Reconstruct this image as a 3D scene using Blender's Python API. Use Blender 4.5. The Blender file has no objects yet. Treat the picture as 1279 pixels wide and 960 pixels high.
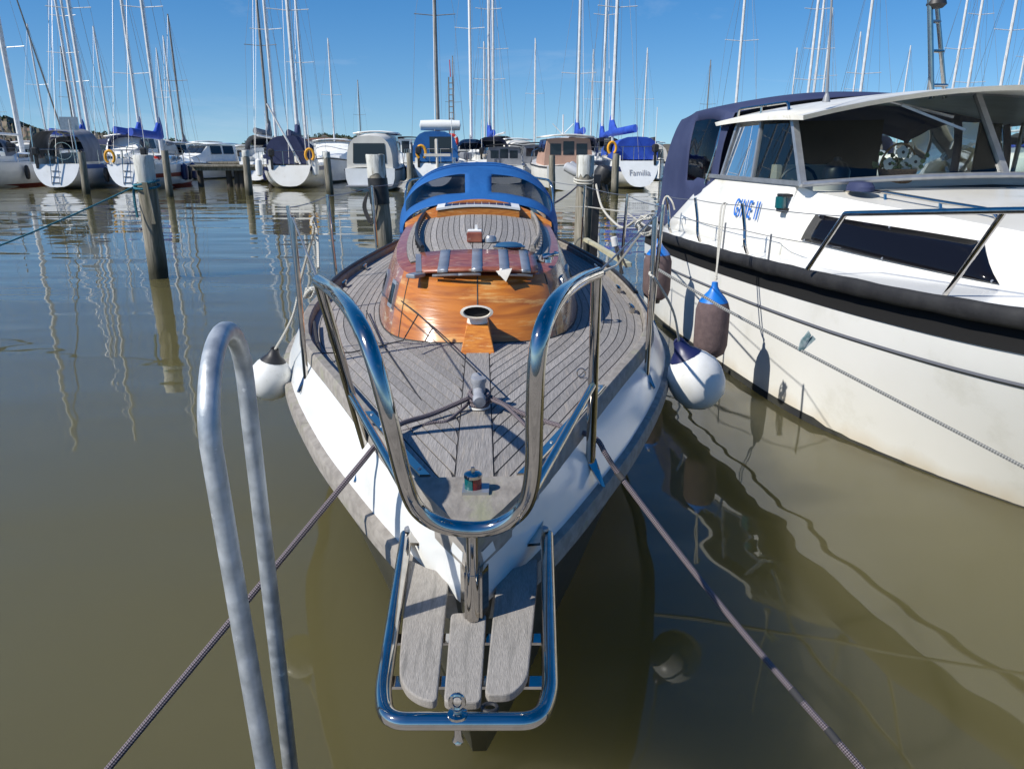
import bpy, math, random
from math import sin, cos, pi, radians, sqrt, atan2
from mathutils import Vector as V
random.seed(7)
scn = bpy.context.scene
COL = scn.collection
# ---------------------------------------------------------------- camera
CH, PITCH, F = 1.80, radians(17.25), 950.0
cd = bpy.data.cameras.new('camera'); cam = bpy.data.objects.new('camera', cd); COL.objects.link(cam)
cam.location = (0, 0, CH); cam.rotation_euler = (pi/2-PITCH, 0, 0)
cd.sensor_width = 36; cd.lens = F/1279*36; cd.clip_end = 6000; cd.clip_start = .02
scn.camera = cam
# ---------------------------------------------------------------- sky and sun
LDIR = V((.92, .50, -1.0)).normalized()
world = bpy.data.worlds.new('World'); scn.world = world; world.use_nodes = True
nt = world.node_tree; bg = nt.nodes['Background']
sky = nt.nodes.new('ShaderNodeTexSky'); sky.sky_type = 'NISHITA'; sky.sun_disc = False
sky.sun_elevation = math.asin(-LDIR.z); sky.sun_rotation = atan2(-LDIR.x, -LDIR.y)
sky.air_density = 1.0; sky.dust_density = .25; sky.ozone_density = 2.6; sky.altitude = 0
tc = nt.nodes.new('ShaderNodeTexCoord'); mp = nt.nodes.new('ShaderNodeMapping')
mp.inputs['Scale'].default_value = (1.6, 1.6, 9); mp.inputs['Rotation'].default_value = (0, .12, 0)
nz = nt.nodes.new('ShaderNodeTexNoise'); nz.inputs['Scale'].default_value = 1.7; nz.inputs['Detail'].default_value = 7
nz.inputs['Roughness'].default_value = .62; nz.inputs['Distortion'].default_value = .6
rp = nt.nodes.new('ShaderNodeValToRGB'); rp.color_ramp.elements[0].position = .56; rp.color_ramp.elements[1].position = .86
rp.color_ramp.elements[1].color = (.32, .32, .32, 1)
mx = nt.nodes.new('ShaderNodeMixRGB'); mx.inputs[2].default_value = (6.2, 6.8, 7.6, 1)
sat = nt.nodes.new('ShaderNodeHueSaturation'); sat.inputs['Saturation'].default_value = 1.43
sat.inputs['Value'].default_value = 1.0; sat.inputs['Hue'].default_value = .506
L = nt.links.new
L(tc.outputs['Generated'], mp.inputs[0]); L(mp.outputs[0], nz.inputs['Vector']); L(nz.outputs[0], rp.inputs[0])
# the low sky is read a little above the horizon, where the clear air has no yellow rim
sz_ = nt.nodes.new('ShaderNodeSeparateXYZ'); cz = nt.nodes.new('ShaderNodeCombineXYZ'); ab = nt.nodes.new('ShaderNodeMath'); ab.operation = 'ABSOLUTE'
ma = nt.nodes.new('ShaderNodeMath'); ma.operation = 'MULTIPLY_ADD'; ma.inputs[1].default_value = .88; ma.inputs[2].default_value = .085
L(tc.outputs['Generated'], sz_.inputs[0]); L(sz_.outputs[0], cz.inputs[0]); L(sz_.outputs[1], cz.inputs[1]); L(sz_.outputs[2], ab.inputs[0]); L(ab.outputs[0], ma.inputs[0]); L(ma.outputs[0], cz.inputs[2]); L(cz.outputs[0], sky.inputs[0])
L(rp.outputs[0], mx.inputs[0]); L(sky.outputs[0], sat.inputs['Color']); L(sat.outputs[0], mx.inputs[1]); L(mx.outputs[0], bg.inputs[0])
bg.inputs[1].default_value = .110
sd = bpy.data.lights.new('sun', 'SUN'); sd.energy = 4.9; sd.angle = radians(.53); sd.color = (1, .95, .87)
sun = bpy.data.objects.new('sun', sd); COL.objects.link(sun)
sun.rotation_euler = LDIR.to_track_quat('-Z', 'Y').to_euler()
scn.view_settings.view_transform = 'Standard'; scn.view_settings.look = 'None'
scn.view_settings.exposure = 0.18; scn.view_settings.gamma = 1
scn.render.engine = 'CYCLES'

# ---------------------------------------------------------------- geometry helpers
SP, CP = sin(PITCH), cos(PITCH)
def ray(px, py):
    u, v = px-640, 480-py
    return V((u, F*CP+v*SP, v*CP-F*SP))
def D(px, py, y):                      # the point seen at a photo pixel, y metres ahead
    r = ray(px, py); k = y/r.y
    return V((r.x*k, y, CH+r.z*k))
def G(px, py, z):                      # the same, at a known height
    r = ray(px, py); k = (z-CH)/r.z
    return V((r.x*k, r.y*k, z))
def lerp(a, b, k): return a+(b-a)*k
def interp(tab, x):
    if x <= tab[0][0]: return tab[0][1]
    for i in range(len(tab)-1):
        x0, y0 = tab[i]; x1, y1 = tab[i+1]
        if x <= x1:
            k = (x-x0)/(x1-x0)
            m0 = (y1-tab[i-1][1])/(x1-tab[i-1][0]) if i > 0 else (y1-y0)/(x1-x0)
            m1 = (tab[i+2][1]-y0)/(tab[i+2][0]-x0) if i+2 < len(tab) else (y1-y0)/(x1-x0)
            d = x1-x0; k2, k3 = k*k, k*k*k
            return (2*k3-3*k2+1)*y0+(k3-2*k2+k)*d*m0+(-2*k3+3*k2)*y1+(k3-k2)*d*m1
    return tab[-1][1]
def smooth(pts, n=8, closed=False):
    pts = [V(p) for p in pts]; out = []; N = len(pts)
    for i in range(N if closed else N-1):
        if closed: p0, p1, p2, p3 = pts[i-1], pts[i], pts[(i+1) % N], pts[(i+2) % N]
        else: p0, p1, p2, p3 = pts[max(i-1, 0)], pts[i], pts[i+1], pts[min(i+2, N-1)]
        for j in range(n):
            t = j/n
            out.append(.5*((2*p1)+(p2-p0)*t+(2*p0-5*p1+4*p2-p3)*t*t+(3*p1-p0-3*p2+p3)*t**3))
    if not closed: out.append(pts[-1])
    return out
def fillet(pts, r, n=6):               # polyline with rounded corners
    pts = [V(p) for p in pts]; out = [pts[0]]
    for a, b, c in zip(pts, pts[1:], pts[2:]):
        d1, d2 = (a-b), (c-b); k = min(r, d1.length*.48, d2.length*.48)
        p, q = b+d1.normalized()*k, b+d2.normalized()*k
        for j in range(n+1):
            t = j/n; out.append(p*(1-t)**2+b*2*t*(1-t)+q*t*t)
    out.append(pts[-1]); return out
def sag(a, b, dz, n=10):
    a, b = V(a), V(b)
    return [a.lerp(b, i/n)-V((0, 0, dz*4*(i/n)*(1-i/n))) for i in range(n+1)]
class MB:
    def __init__(s): s.v = []; s.f = []; s.uv = {}
    def add(s, vs, fs):
        o = len(s.v); s.v += [V(p) for p in vs]; s.f += [tuple(i+o for i in f) for f in fs]; return s
    def quad(s, *p): return s.add(p, [tuple(range(len(p)))])
    def grid(s, rows, cu=False, cv=False, uvs=False):
        n, m = len(rows), len(rows[0]); o = len(s.v)
        for r in rows: s.v += [V(p) for p in r]
        for i in range(n if cv else n-1):
            for j in range(m if cu else m-1):
                a, b = i, (i+1) % n; c, d = j, (j+1) % m
                if uvs: s.uv[len(s.f)] = [(j/m, i), ((j+1)/m, i), ((j+1)/m, i+1), (j/m, i+1)]
                s.f.append((o+a*m+c, o+a*m+d, o+b*m+d, o+b*m+c))
        return s
    def tube(s, pts, r, n=10, closed=False, cap=True, flat=1.0, up=None):
        pts = [V(p) for p in pts]; N = len(pts)
        rs = r if isinstance(r, (list, tuple)) else [r]*N
        tan = []
        for i in range(N):
            a = pts[i-1] if (i > 0 or closed) else pts[i]; b = pts[(i+1) % N] if (i < N-1 or closed) else pts[i]
            t = (b-a); tan.append(t.normalized() if t.length > 1e-9 else V((0, 0, 1)))
        ref = V(up) if up else (V((0, 0, 1)) if abs(tan[0].z) < .9 else V((0, 1, 0)))
        nrm = (ref-tan[0]*ref.dot(tan[0])).normalized(); rows = []; f0 = len(s.f); dist = 0; ds = []
        for i in range(N):
            nrm = nrm-tan[i]*nrm.dot(tan[i])
            nrm = nrm.normalized() if nrm.length > 1e-6 else tan[i].orthogonal().normalized()
            bi = tan[i].cross(nrm)
            if i: dist += (pts[i]-pts[i-1]).length
            ds.append(dist)
            rows.append([pts[i]+(nrm*(sin(2*pi*k/n)*flat)+bi*cos(2*pi*k/n))*rs[i] for k in range(n)])
        s.grid(rows, cu=True, cv=closed, uvs=True)
        for fi in range(f0, len(s.f)):
            i = (fi-f0)//n; d0 = ds[i]; d1 = ds[i+1] if i+1 < N else dist
            s.uv[fi] = [(u, d0 if w == i else d1) for u, w in s.uv[fi]]
        if cap and not closed:
            o = len(s.v)-N*n
            s.f.append(tuple(o+k for k in reversed(range(n)))); s.f.append(tuple(o+(N-1)*n+k for k in range(n)))
        return s
    def lathe(s, prof, c=(0, 0, 0), n=16, sx=1, sy=1, axis=None):
        c = V(c); rows = []
        if axis is None: ax, ay, az = V((1, 0, 0)), V((0, 1, 0)), V((0, 0, 1))
        else: az = V(axis).normalized(); ax = az.orthogonal().normalized(); ay = az.cross(ax)
        for r, z in prof:
            rows.append([c+ax*(r*sx*cos(2*pi*k/n))+ay*(r*sy*sin(2*pi*k/n))+az*z for k in range(n)])
        s.grid(rows, cu=True); o = len(s.v)-len(prof)*n
        if prof[0][0] > 1e-4: s.f.append(tuple(o+k for k in reversed(range(n))))
        if prof[-1][0] > 1e-4: s.f.append(tuple(o+(len(prof)-1)*n+k for k in range(n)))
        return s
    def box(s, c, sz, rz=0, taper=1.0, bev=0):
        c = V(c); a, b, h = sz[0]/2, sz[1]/2, sz[2]/2; cr, sr = cos(rz), sin(rz); vs = []
        def T(x, y, z): return c+V((x*cr-y*sr, x*sr+y*cr, z))
        if not bev:
            for z, k in ((-h, 1), (h, taper)):
                for x, y in ((-a, -b), (a, -b), (a, b), (-a, b)): vs.append(T(x*k, y*k, z))
            return s.add(vs, [(3, 2, 1, 0), (4, 5, 6, 7), (0, 1, 5, 4), (1, 2, 6, 5), (2, 3, 7, 6), (3, 0, 4, 7)])
        e = bev; rows = []
        for z, q in ((-h, e), (-h+e, 0), (h-e, 0), (h, e)):
            k = lerp(1, taper, (z+h)/(2*h)); A, B2 = a*k-q, b*k-q; C = e*.8
            rows.append([T(x, y, z) for x, y in ((-A+C, -B2), (A-C, -B2), (A, -B2+C), (A, B2-C), (A-C, B2), (-A+C, B2), (-A, B2-C), (-A, -B2+C))])
        s.grid(rows, cu=True); o = len(s.v)-32
        s.f.append(tuple(o+k for k in reversed(range(8)))); s.f.append(tuple(o+24+k for k in range(8))); return s
    def prism(s, poly, up):            # polygon extruded by a vector
        up = V(up); n = len(poly); vs = [V(p) for p in poly]+[V(p)+up for p in poly]
        return s.add(vs, [tuple(reversed(range(n))), tuple(range(n, 2*n))]+[(i, (i+1) % n, n+(i+1) % n, n+i) for i in range(n)])
    def bar(s, a, b, w, h, up=(0, 0, 1)):
        a, b = V(a), V(b); d = (b-a).normalized(); side = d.cross(V(up)).normalized(); u2 = side.cross(d)
        p = [-side*w/2-u2*h/2, side*w/2-u2*h/2, side*w/2+u2*h/2, -side*w/2+u2*h/2]
        return s.prism([a+q for q in p], b-a)
ORG = {}
def obj(name, mb, mat, parent=None, sm=True, kind=None, thick=None, wd=False):
    me = bpy.data.meshes.new(name); o = bpy.data.objects.new(name, me); COL.objects.link(o)
    org = ORG.get(parent.name, V((0, 0, 0))) if parent else V((0, 0, 0))
    me.from_pydata([tuple(p-org) for p in mb.v], [], mb.f); me.validate()
    if mb.uv and len(me.polygons) == len(mb.f):
        uvl = me.uv_layers.new(name='UVMap')
        for p in me.polygons:
            if p.index in mb.uv:
                for li, uv in zip(p.loop_indices, mb.uv[p.index]): uvl.data[li].uv = uv
    import bmesh
    bm = bmesh.new(); bm.from_mesh(me)
    if wd: bmesh.ops.remove_doubles(bm, verts=bm.verts, dist=1e-5)
    bmesh.ops.recalc_face_normals(bm, faces=bm.faces); bm.to_mesh(me); bm.free()
    me.materials.append(mat)
    if sm:
        for p in me.polygons: p.use_smooth = True
        me.set_sharp_from_angle(angle=radians(38))
    if thick:
        md = o.modifiers.new('thickness', 'SOLIDIFY'); md.thickness = thick; md.offset = 0
    if parent: o.parent = parent; ORG[o.name] = org
    if kind: o['kind'] = kind
    return o
def tag(o, label, cat, group=None):
    o['label'] = label; o['category'] = cat
    if group: o['group'] = group
    return o
def thing(name, loc, label=None, cat=None, group=None, rz=0):
    o = bpy.data.objects.new(name, None); COL.objects.link(o); o.empty_display_size = .1
    o.location = loc; o.rotation_euler = (0, 0, rz); ORG[o.name] = V(loc)
    if label: tag(o, label, cat, group)
    return o
def copy_tree(o, parent=None):
    c = o.copy(); COL.objects.link(c); c.parent = parent
    for ch in list(o.children): copy_tree(ch, c)
    return c

# ---------------------------------------------------------------- materials
def M(name, c1, c2=None, scale=6, stretch=(1, 1, 1), rough=.5, metal=0, bump=0, bscale=None, coat=0, rand=0, lo=.35, hi=.65, detail=6, r2=None, c3=None, s3=1.5, lo3=.5, hi3=.62, dist=0.0, spec=None):
    m = bpy.data.materials.new(name); m.use_nodes = True; t = m.node_tree; b = t.nodes['Principled BSDF']; N = t.nodes.new; Lk = t.links.new
    b.inputs['Base Color'].default_value = (*c1, 1); b.inputs['Roughness'].default_value = rough; b.inputs['Metallic'].default_value = metal
    if coat: b.inputs['Coat Weight'].default_value = coat; b.inputs['Coat Roughness'].default_value = .12
    if spec is not None: b.inputs['Specular IOR Level'].default_value = spec
    tc = N('ShaderNodeTexCoord'); mp = N('ShaderNodeMapping'); mp.inputs['Scale'].default_value = stretch; Lk(tc.outputs['Object'], mp.inputs[0])
    oi = None
    if rand:
        oi = N('ShaderNodeObjectInfo'); ad = N('ShaderNodeVectorMath'); ad.operation = 'ADD'
        ml = N('ShaderNodeMath'); ml.operation = 'MULTIPLY'; ml.inputs[1].default_value = 37.0
        Lk(oi.outputs['Random'], ml.inputs[0]); Lk(mp.outputs[0], ad.inputs[0]); Lk(ml.outputs[0], ad.inputs[1]); vec = ad.outputs[0]
    else: vec = mp.outputs[0]
    if c2:
        n = N('ShaderNodeTexNoise'); n.inputs['Scale'].default_value = scale; n.inputs['Detail'].default_value = detail; n.inputs['Distortion'].default_value = dist; Lk(vec, n.inputs['Vector'])
        r = N('ShaderNodeMapRange'); r.inputs[1].default_value = lo; r.inputs[2].default_value = hi; Lk(n.outputs[0], r.inputs[0])
        x = N('ShaderNodeMixRGB'); x.inputs[1].default_value = (*c1, 1); x.inputs[2].default_value = (*c2, 1); Lk(r.outputs[0], x.inputs[0]); out = x.outputs[0]
        if r2 is not None:
            rr = N('ShaderNodeMapRange'); rr.inputs[3].default_value = rough; rr.inputs[4].default_value = r2; Lk(r.outputs[0], rr.inputs[0]); Lk(rr.outputs[0], b.inputs['Roughness'])
        if c3:
            n3 = N('ShaderNodeTexNoise'); n3.inputs['Scale'].default_value = s3; n3.inputs['Detail'].default_value = 7; n3.inputs['Roughness'].default_value = .65; Lk(vec, n3.inputs['Vector'])
            q = N('ShaderNodeMapRange'); q.inputs[1].default_value = lo3; q.inputs[2].default_value = hi3; Lk(n3.outputs[0], q.inputs[0])
            x3 = N('ShaderNodeMixRGB'); x3.inputs[2].default_value = (*c3, 1); Lk(q.outputs[0], x3.inputs[0]); Lk(out, x3.inputs[1]); out = x3.outputs[0]
        if rand:
            mr = N('ShaderNodeMapRange'); mr.inputs[3].default_value = 1-rand; mr.inputs[4].default_value = 1+rand; Lk(oi.outputs['Random'], mr.inputs[0])
            y = N('ShaderNodeMixRGB'); y.blend_type = 'MULTIPLY'; y.inputs[0].default_value = 1; Lk(out, y.inputs[1]); Lk(mr.outputs[0], y.inputs[2]); out = y.outputs[0]
        Lk(out, b.inputs['Base Color'])
    if bump:
        n2 = N('ShaderNodeTexNoise'); n2.inputs['Scale'].default_value = bscale or scale; n2.inputs['Detail'].default_value = 5; Lk(vec, n2.inputs['Vector'])
        bp = N('ShaderNodeBump'); bp.inputs['Strength'].default_value = bump; bp.inputs['Distance'].default_value = .01; Lk(n2.outputs[0], bp.inputs['Height']); Lk(bp.outputs[0], b.inputs['Normal'])
    return m
def braid(name, c1, c2, n=4, k=300., rough=.8):
    m = M(name, c1, rough=rough); t = m.node_tree; b = t.nodes['Principled BSDF']; N = t.nodes.new; Lk = t.links.new
    uv = N('ShaderNodeTexCoord'); sx = N('ShaderNodeSeparateXYZ'); Lk(uv.outputs['UV'], sx.inputs[0])
    def mth(op, a, c):
        q = N('ShaderNodeMath'); q.operation = op
        for i, w in enumerate((a, c)):
            if w is None: continue
            if isinstance(w, (int, float)): q.inputs[i].default_value = w
            else: Lk(w, q.inputs[i])
        return q.outputs[0]
    a = mth('MULTIPLY', sx.outputs[0], 2*pi*n); d = mth('MULTIPLY', sx.outputs[1], k)
    p = mth('MULTIPLY', mth('SINE', mth('ADD', a, d), None), mth('SINE', mth('SUBTRACT', a, d), None))
    r = N('ShaderNodeMapRange'); r.inputs[1].default_value = -.25; r.inputs[2].default_value = .35; Lk(p, r.inputs[0])
    x = N('ShaderNodeMixRGB'); x.inputs[1].default_value = (*c1, 1); x.inputs[2].default_value = (*c2, 1); Lk(r.outputs[0], x.inputs[0]); Lk(x.outputs[0], b.inputs['Base Color'])
    bp = N('ShaderNodeBump'); bp.inputs['Strength'].default_value = .7; bp.inputs['Distance'].default_value = .003; Lk(p, bp.inputs['Height']); Lk(bp.outputs[0], b.inputs['Normal'])
    return m
def glass(name, tint, fres=1.45, rough=.0):
    m = bpy.data.materials.new(name); m.use_nodes = True; t = m.node_tree; t.nodes.clear(); N = t.nodes.new
    o = N('ShaderNodeOutputMaterial'); x = N('ShaderNodeMixShader'); g = N('ShaderNodeBsdfGlossy'); g.inputs['Roughness'].default_value = rough
    tr = N('ShaderNodeBsdfTransparent'); tr.inputs[0].default_value = (*tint, 1); fr = N('ShaderNodeFresnel'); fr.inputs[0].default_value = fres
    t.links.new(fr.outputs[0], x.inputs[0]); t.links.new(tr.outputs[0], x.inputs[1]); t.links.new(g.outputs[0], x.inputs[2]); t.links.new(x.outputs[0], o.inputs[0]); return m
teak = M('weathered_teak', (.20, .189, .176), (.345, .325, .304), 4, (60, 3, 60), .78, bump=.35, bscale=5, rand=.16, lo=.3, hi=.72, c3=(.40, .35, .29), s3=.9, lo3=.56, hi3=.74)
teak_rail = M('weathered_rail_wood', (.215, .195, .17), (.31, .285, .25), 4, (10, 4, 10), .8, bump=.4, rand=.05, c3=(.25, .25, .17), s3=1.2, lo3=.55, hi3=.7)
board = M('weathered_board', (.245, .228, .203), (.33, .308, .275), 5, (110, 12, 110), .9, bump=.35, bscale=7, rand=.06, c3=(.19, .18, .16), s3=.6, lo3=.5, hi3=.68)
caulk = M('deck_caulking', (.03, .028, .027), (.07, .065, .06), 20, rough=.8)
white = M('white_gelcoat', (.82, .83, .81), (.75, .76, .73), 2.2, rough=.22, coat=.3, c3=(.62, .62, .56), s3=4, lo3=.6, hi3=.8)
offwhite = M('cream_gelcoat', (.80, .79, .73), (.74, .72, .65), 1.6, rough=.25, coat=.25, c3=(.58, .56, .46), s3=3.5, lo3=.58, hi3=.8)
hulldark = M('dark_hull_paint', (.035, .035, .03), (.06, .058, .045), 6, rough=.4)
chrome = M('polished_stainless', (.52, .49, .45), (.38, .36, .33), 30, rough=.045, metal=1, r2=.16, lo=.45, hi=.8, bump=.012, bscale=18)
galv = M('galvanised_steel', (.33, .36, .375), (.52, .55, .56), 26, rough=.42, metal=.55, bump=.12, bscale=60, r2=.55, c3=(.70, .72, .72), s3=30, lo3=.64, hi3=.7)
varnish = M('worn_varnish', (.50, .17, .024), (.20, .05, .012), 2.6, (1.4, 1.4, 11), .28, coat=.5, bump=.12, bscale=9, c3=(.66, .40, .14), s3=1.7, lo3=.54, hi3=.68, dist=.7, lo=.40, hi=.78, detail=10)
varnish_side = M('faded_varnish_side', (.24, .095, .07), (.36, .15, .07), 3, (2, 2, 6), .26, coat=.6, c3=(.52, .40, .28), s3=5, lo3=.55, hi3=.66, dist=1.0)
varnish_bright = M('bright_varnish', (.58, .22, .035), (.40, .12, .02), 6, (3, 3, 20), .42, coat=.12, c3=(.7, .45, .2), s3=4, lo3=.58, hi3=.7)
mahog = M('mahogany', (.20, .05, .03), (.33, .11, .06), 9, (2, 8, 2), .35, coat=.35, c3=(.45, .3, .2), s3=8, lo3=.55, hi3=.68)
alu = M('aluminium', (.42, .43, .44), (.33, .34, .35), 12, rough=.35, metal=.6)
spar = M('mast_alloy', (.74, .74, .72), (.60, .60, .58), 3, rough=.4, metal=.1)
spardark = M('dark_mast', (.16, .155, .14), (.23, .22, .2), 3, rough=.5)
navy = M('navy_canvas', (.022, .031, .085), (.033, .044, .105), 3, rough=.75, bump=.5, bscale=7)
blue = M('blue_canvas', (.004, .082, .27), (.006, .105, .33), 2.5, rough=.75, bump=.9, bscale=11)
royal = M('royal_blue_canvas', (.012, .05, .34), (.02, .08, .45), 2, rough=.7, bump=.4, bscale=2)
grey_can = M('grey_canvas', (.22, .23, .25), (.15, .16, .18), 2, rough=.8)
black_can = M('black_canvas', (.011, .011, .012), (.022, .022, .022), 9, rough=.7, bump=.5, bscale=16)
cream_can = M('cream_canvas', (.66, .64, .57), (.58, .56, .5), 2, rough=.75)
tan_can = M('tan_canvas', (.42, .26, .19), (.36, .22, .16), 2, rough=.75)
rubber = M('black_rubber', (.014, .014, .015), (.03, .03, .03), 12, rough=.5)
vinyl = glass('smoked_vinyl', (.20, .21, .23), 1.42, .06)
clearv = glass('clear_vinyl', (.62, .64, .66), 1.4, .02)
pane = glass('tinted_glass', (.74, .83, .80), 1.55)
darkpane = M('dark_acrylic', (.006, .006, .008), rough=.1, spec=.25)
farglass = M('dark_window_glass', (.015, .02, .028), rough=.08)
rope_dk = braid('dark_braided_rope', (.045, .035, .04), (.26, .22, .24), 4, 560)
rope_w = braid('white_rope', (.42, .40, .34), (.68, .66, .58), 2, 300)
rope_g = braid('grey_rope', (.14, .145, .14), (.35, .35, .33), 2, 260)
rope_b = braid('teal_rope', (.01, .09, .13), (.03, .2, .26), 2, 120)
wire = M('wire_rope', (.28, .28, .28), rough=.45, metal=.7)
cord = M('dark_cord_and_shadow', (.03, .03, .032), rough=.8)
fen_w = M('white_fender_vinyl', (.74, .74, .71), (.64, .64, .60), 9, rough=.35, c3=(.42, .41, .36), s3=9, lo3=.6, hi3=.75)
fen_bl = M('navy_fender_cap', (.012, .016, .07), rough=.4)
fen_br = M('brown_fender_cover', (.105, .075, .078), (.14, .10, .10), 26, rough=.95, bump=.3, bscale=80)
fen_bt = M('blue_fender_tip', (.01, .16, .55), rough=.4)
pilewood = M('weathered_pile', (.155, .14, .105), (.30, .275, .22), 3.5, (6, 6, .7), .9, bump=.9, bscale=6, c3=(.09, .09, .055), s3=1.1, lo3=.5, hi3=.66)
pilewhite = M('peeling_white_paint', (.66, .66, .61), (.46, .46, .41), 6, (3, 3, .5), .75, c3=(.25, .23, .18), s3=4.0, lo3=.50, hi3=.60, bump=.8, bscale=9)
concrete = M('dock_timber', (.24, .225, .20), (.34, .32, .29), 3, (3, 20, 3), .9, bump=.3, rand=.1)
plastic_y = M('yellow_foam', (.75, .36, .02), rough=.6)
plastic_w = M('white_plastic', (.75, .75, .72), rough=.4)
cream_pl = M('cream_plastic', (.72, .68, .60), (.62, .57, .48), 30, rough=.45)
red_pl = M('red_paint', (.50, .03, .02), rough=.4)
green_lens = M('green_lens', (.005, .09, .10), rough=.1, coat=.6)
red_lens = M('red_lens', (.16, .006, .01), rough=.1, coat=.6)
void = M('hollow_black', (.004, .004, .004), rough=.9)
blueprint = M('blue_lettering', (.02, .15, .55), rough=.5)
navypaint = M('navy_paint', (.015, .025, .10), rough=.35)
bluepaint = M('blue_paint', (.03, .10, .32), rough=.35)
redpaint = M('red_bottom_paint', (.25, .03, .02), rough=.6)
underw = M('dark_antifouling', (.02, .022, .025), (.05, .05, .035), 3, rough=.7)
interior = M('dark_interior', (.018, .018, .022), rough=.8)
beige_in = M('beige_interior', (.35, .31, .25), rough=.8)
solar = M('solar_cell', (.012, .016, .04), rough=.12)

def zstain(m, col, z0, z1, amp=.15, scale=3., stretch=(1, 1, .4), fac=1.0):   # a tide mark / stain on a material, by height
    t = m.node_tree; b = t.nodes['Principled BSDF']; N = t.nodes.new; Lk = t.links.new; old = b.inputs['Base Color'].links[0].from_socket
    g = N('ShaderNodeNewGeometry'); sx = N('ShaderNodeSeparateXYZ'); Lk(g.outputs['Position'], sx.inputs[0]); mp = N('ShaderNodeMapping'); mp.inputs['Scale'].default_value = stretch; Lk(g.outputs['Position'], mp.inputs[0])
    n = N('ShaderNodeTexNoise'); n.inputs['Scale'].default_value = scale; n.inputs['Detail'].default_value = 6; Lk(mp.outputs[0], n.inputs['Vector'])
    a = N('ShaderNodeMath'); a.operation = 'MULTIPLY_ADD'; a.inputs[1].default_value = amp*2; Lk(n.outputs[0], a.inputs[0]); Lk(sx.outputs[2], a.inputs[2])
    r = N('ShaderNodeMapRange'); r.inputs[1].default_value = z0+amp; r.inputs[2].default_value = z1+amp; r.inputs[3].default_value = fac; r.inputs[4].default_value = 0; Lk(a.outputs[0], r.inputs[0])
    x = N('ShaderNodeMixRGB'); x.inputs[2].default_value = (*col, 1); Lk(r.outputs[0], x.inputs[0]); Lk(old, x.inputs[1]); Lk(x.outputs[0], b.inputs['Base Color']); return m
zstain(pilewood, (.035, .034, .018), .12, .5, .16)
motorwhite = zstain(M('motor_gelcoat', (.84, .84, .80), (.78, .78, .73), 1.2, rough=.16, coat=.4, c3=(.66, .65, .58), s3=2.4, lo3=.56, hi3=.8), (.52, .38, .17), .0, .13, .12, 3.2, (1, 1, .35), .45)
# ---------------------------------------------------------------- water
def water_mat():
    m = bpy.data.materials.new('harbour_water'); m.use_nodes = True; t = m.node_tree; b = t.nodes['Principled BSDF']; N = t.nodes.new; Lk = t.links.new
    b.inputs['Roughness'].default_value = .015; b.inputs['IOR'].default_value = 1.44
    b.inputs['Subsurface Weight'].default_value = 1; b.inputs['Subsurface Radius'].default_value = (1, .95, .5); b.inputs['Subsurface Scale'].default_value = 1.6; b.subsurface_method = 'BURLEY'
    tc = N('ShaderNodeTexCoord')
    def noise(sc, st, det, dist=0):
        mp = N('ShaderNodeMapping'); mp.inputs['Scale'].default_value = st; mp.inputs['Rotation'].default_value = (0, 0, .12); Lk(tc.outputs['Object'], mp.inputs[0])
        n = N('ShaderNodeTexNoise'); n.inputs['Scale'].default_value = sc; n.inputs['Detail'].default_value = det; n.inputs['Distortion'].default_value = dist; Lk(mp.outputs[0], n.inputs['Vector']); return n.outputs[0]
    a = noise(.55, (.42, 1.25, 1), 1.5, .3); c = noise(2.1, (.5, 1.2, 1), 1.0, .2); d = noise(.06, (1, 1.6, 1), 2)
    # murky body colour, drifting a little from place to place
    x = N('ShaderNodeMixRGB'); x.inputs[1].default_value = (.096, .085, .034, 1); x.inputs[2].default_value = (.115, .103, .045, 1); Lk(d, x.inputs[0]); Lk(x.outputs[0], b.inputs['Base Color'])
    def bump(h, st, dist, prev=None):
        q = N('ShaderNodeBump'); q.inputs['Strength'].default_value = st; q.inputs['Distance'].default_value = dist; Lk(h, q.inputs['Height'])
        if prev: Lk(prev, q.inputs['Normal'])
        return q.outputs[0]
    n1 = bump(a, 1, .034); n2 = bump(c, 1, .0042, n1); Lk(n2, b.inputs['Normal'])
    return m
w = MB(); S = 2500
w.quad((-S, -300, 0), (S, -300, 0), (S, 2*S, 0), (-S, 2*S, 0))
obj('water', w, water_mat(), sm=False, kind='structure')
# ================================================================ the wooden-decked sailing boat
AX = V((-.038, 1, 0)).normalized(); RX = V((AX.y, -AX.x, 0))
B0 = V((-.08, 1.37, 0))
def B(s, t, z): p = B0+AX*s+RX*t; return V((p.x, p.y, z))
LB = 7.4
HB = [(0, .02), (.3, .15), (.65, .285), (1.04, .43), (1.38, .56), (1.79, .72), (2.15, .84), (2.65, .945), (3.2, 1.005), (4.3, 1.03), (5.3, .95), (6.3, .82), (7.4, .58)]
RB = [(0, .03), (.28, .185), (.65, .36), (1.1, .555), (1.8, .81), (2.45, .99), (3.0, 1.07), (4.3, 1.12), (5.3, 1.06), (6.3, .92), (7.4, .66)]
def hb(s): return interp(HB, s)
def zd(s): return .87+.15*(1-min(s, 4.5)/4.5)**2
def zdeck(s, t):
    h = max(hb(s), .05); return zd(s)+.045*min(h, 1)*(1-min(1, (t/h)**2))
boat = thing('sailing_boat', B(3.5, 0, 0), 'small wooden-decked sailing boat without a mast, blue spray hood, bow toward the dock', 'sailing boat')
SS = [i*.1 for i in range(0, 12)]+[1.2+.2*i for i in range(0, 31)]+[7.4]
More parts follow.
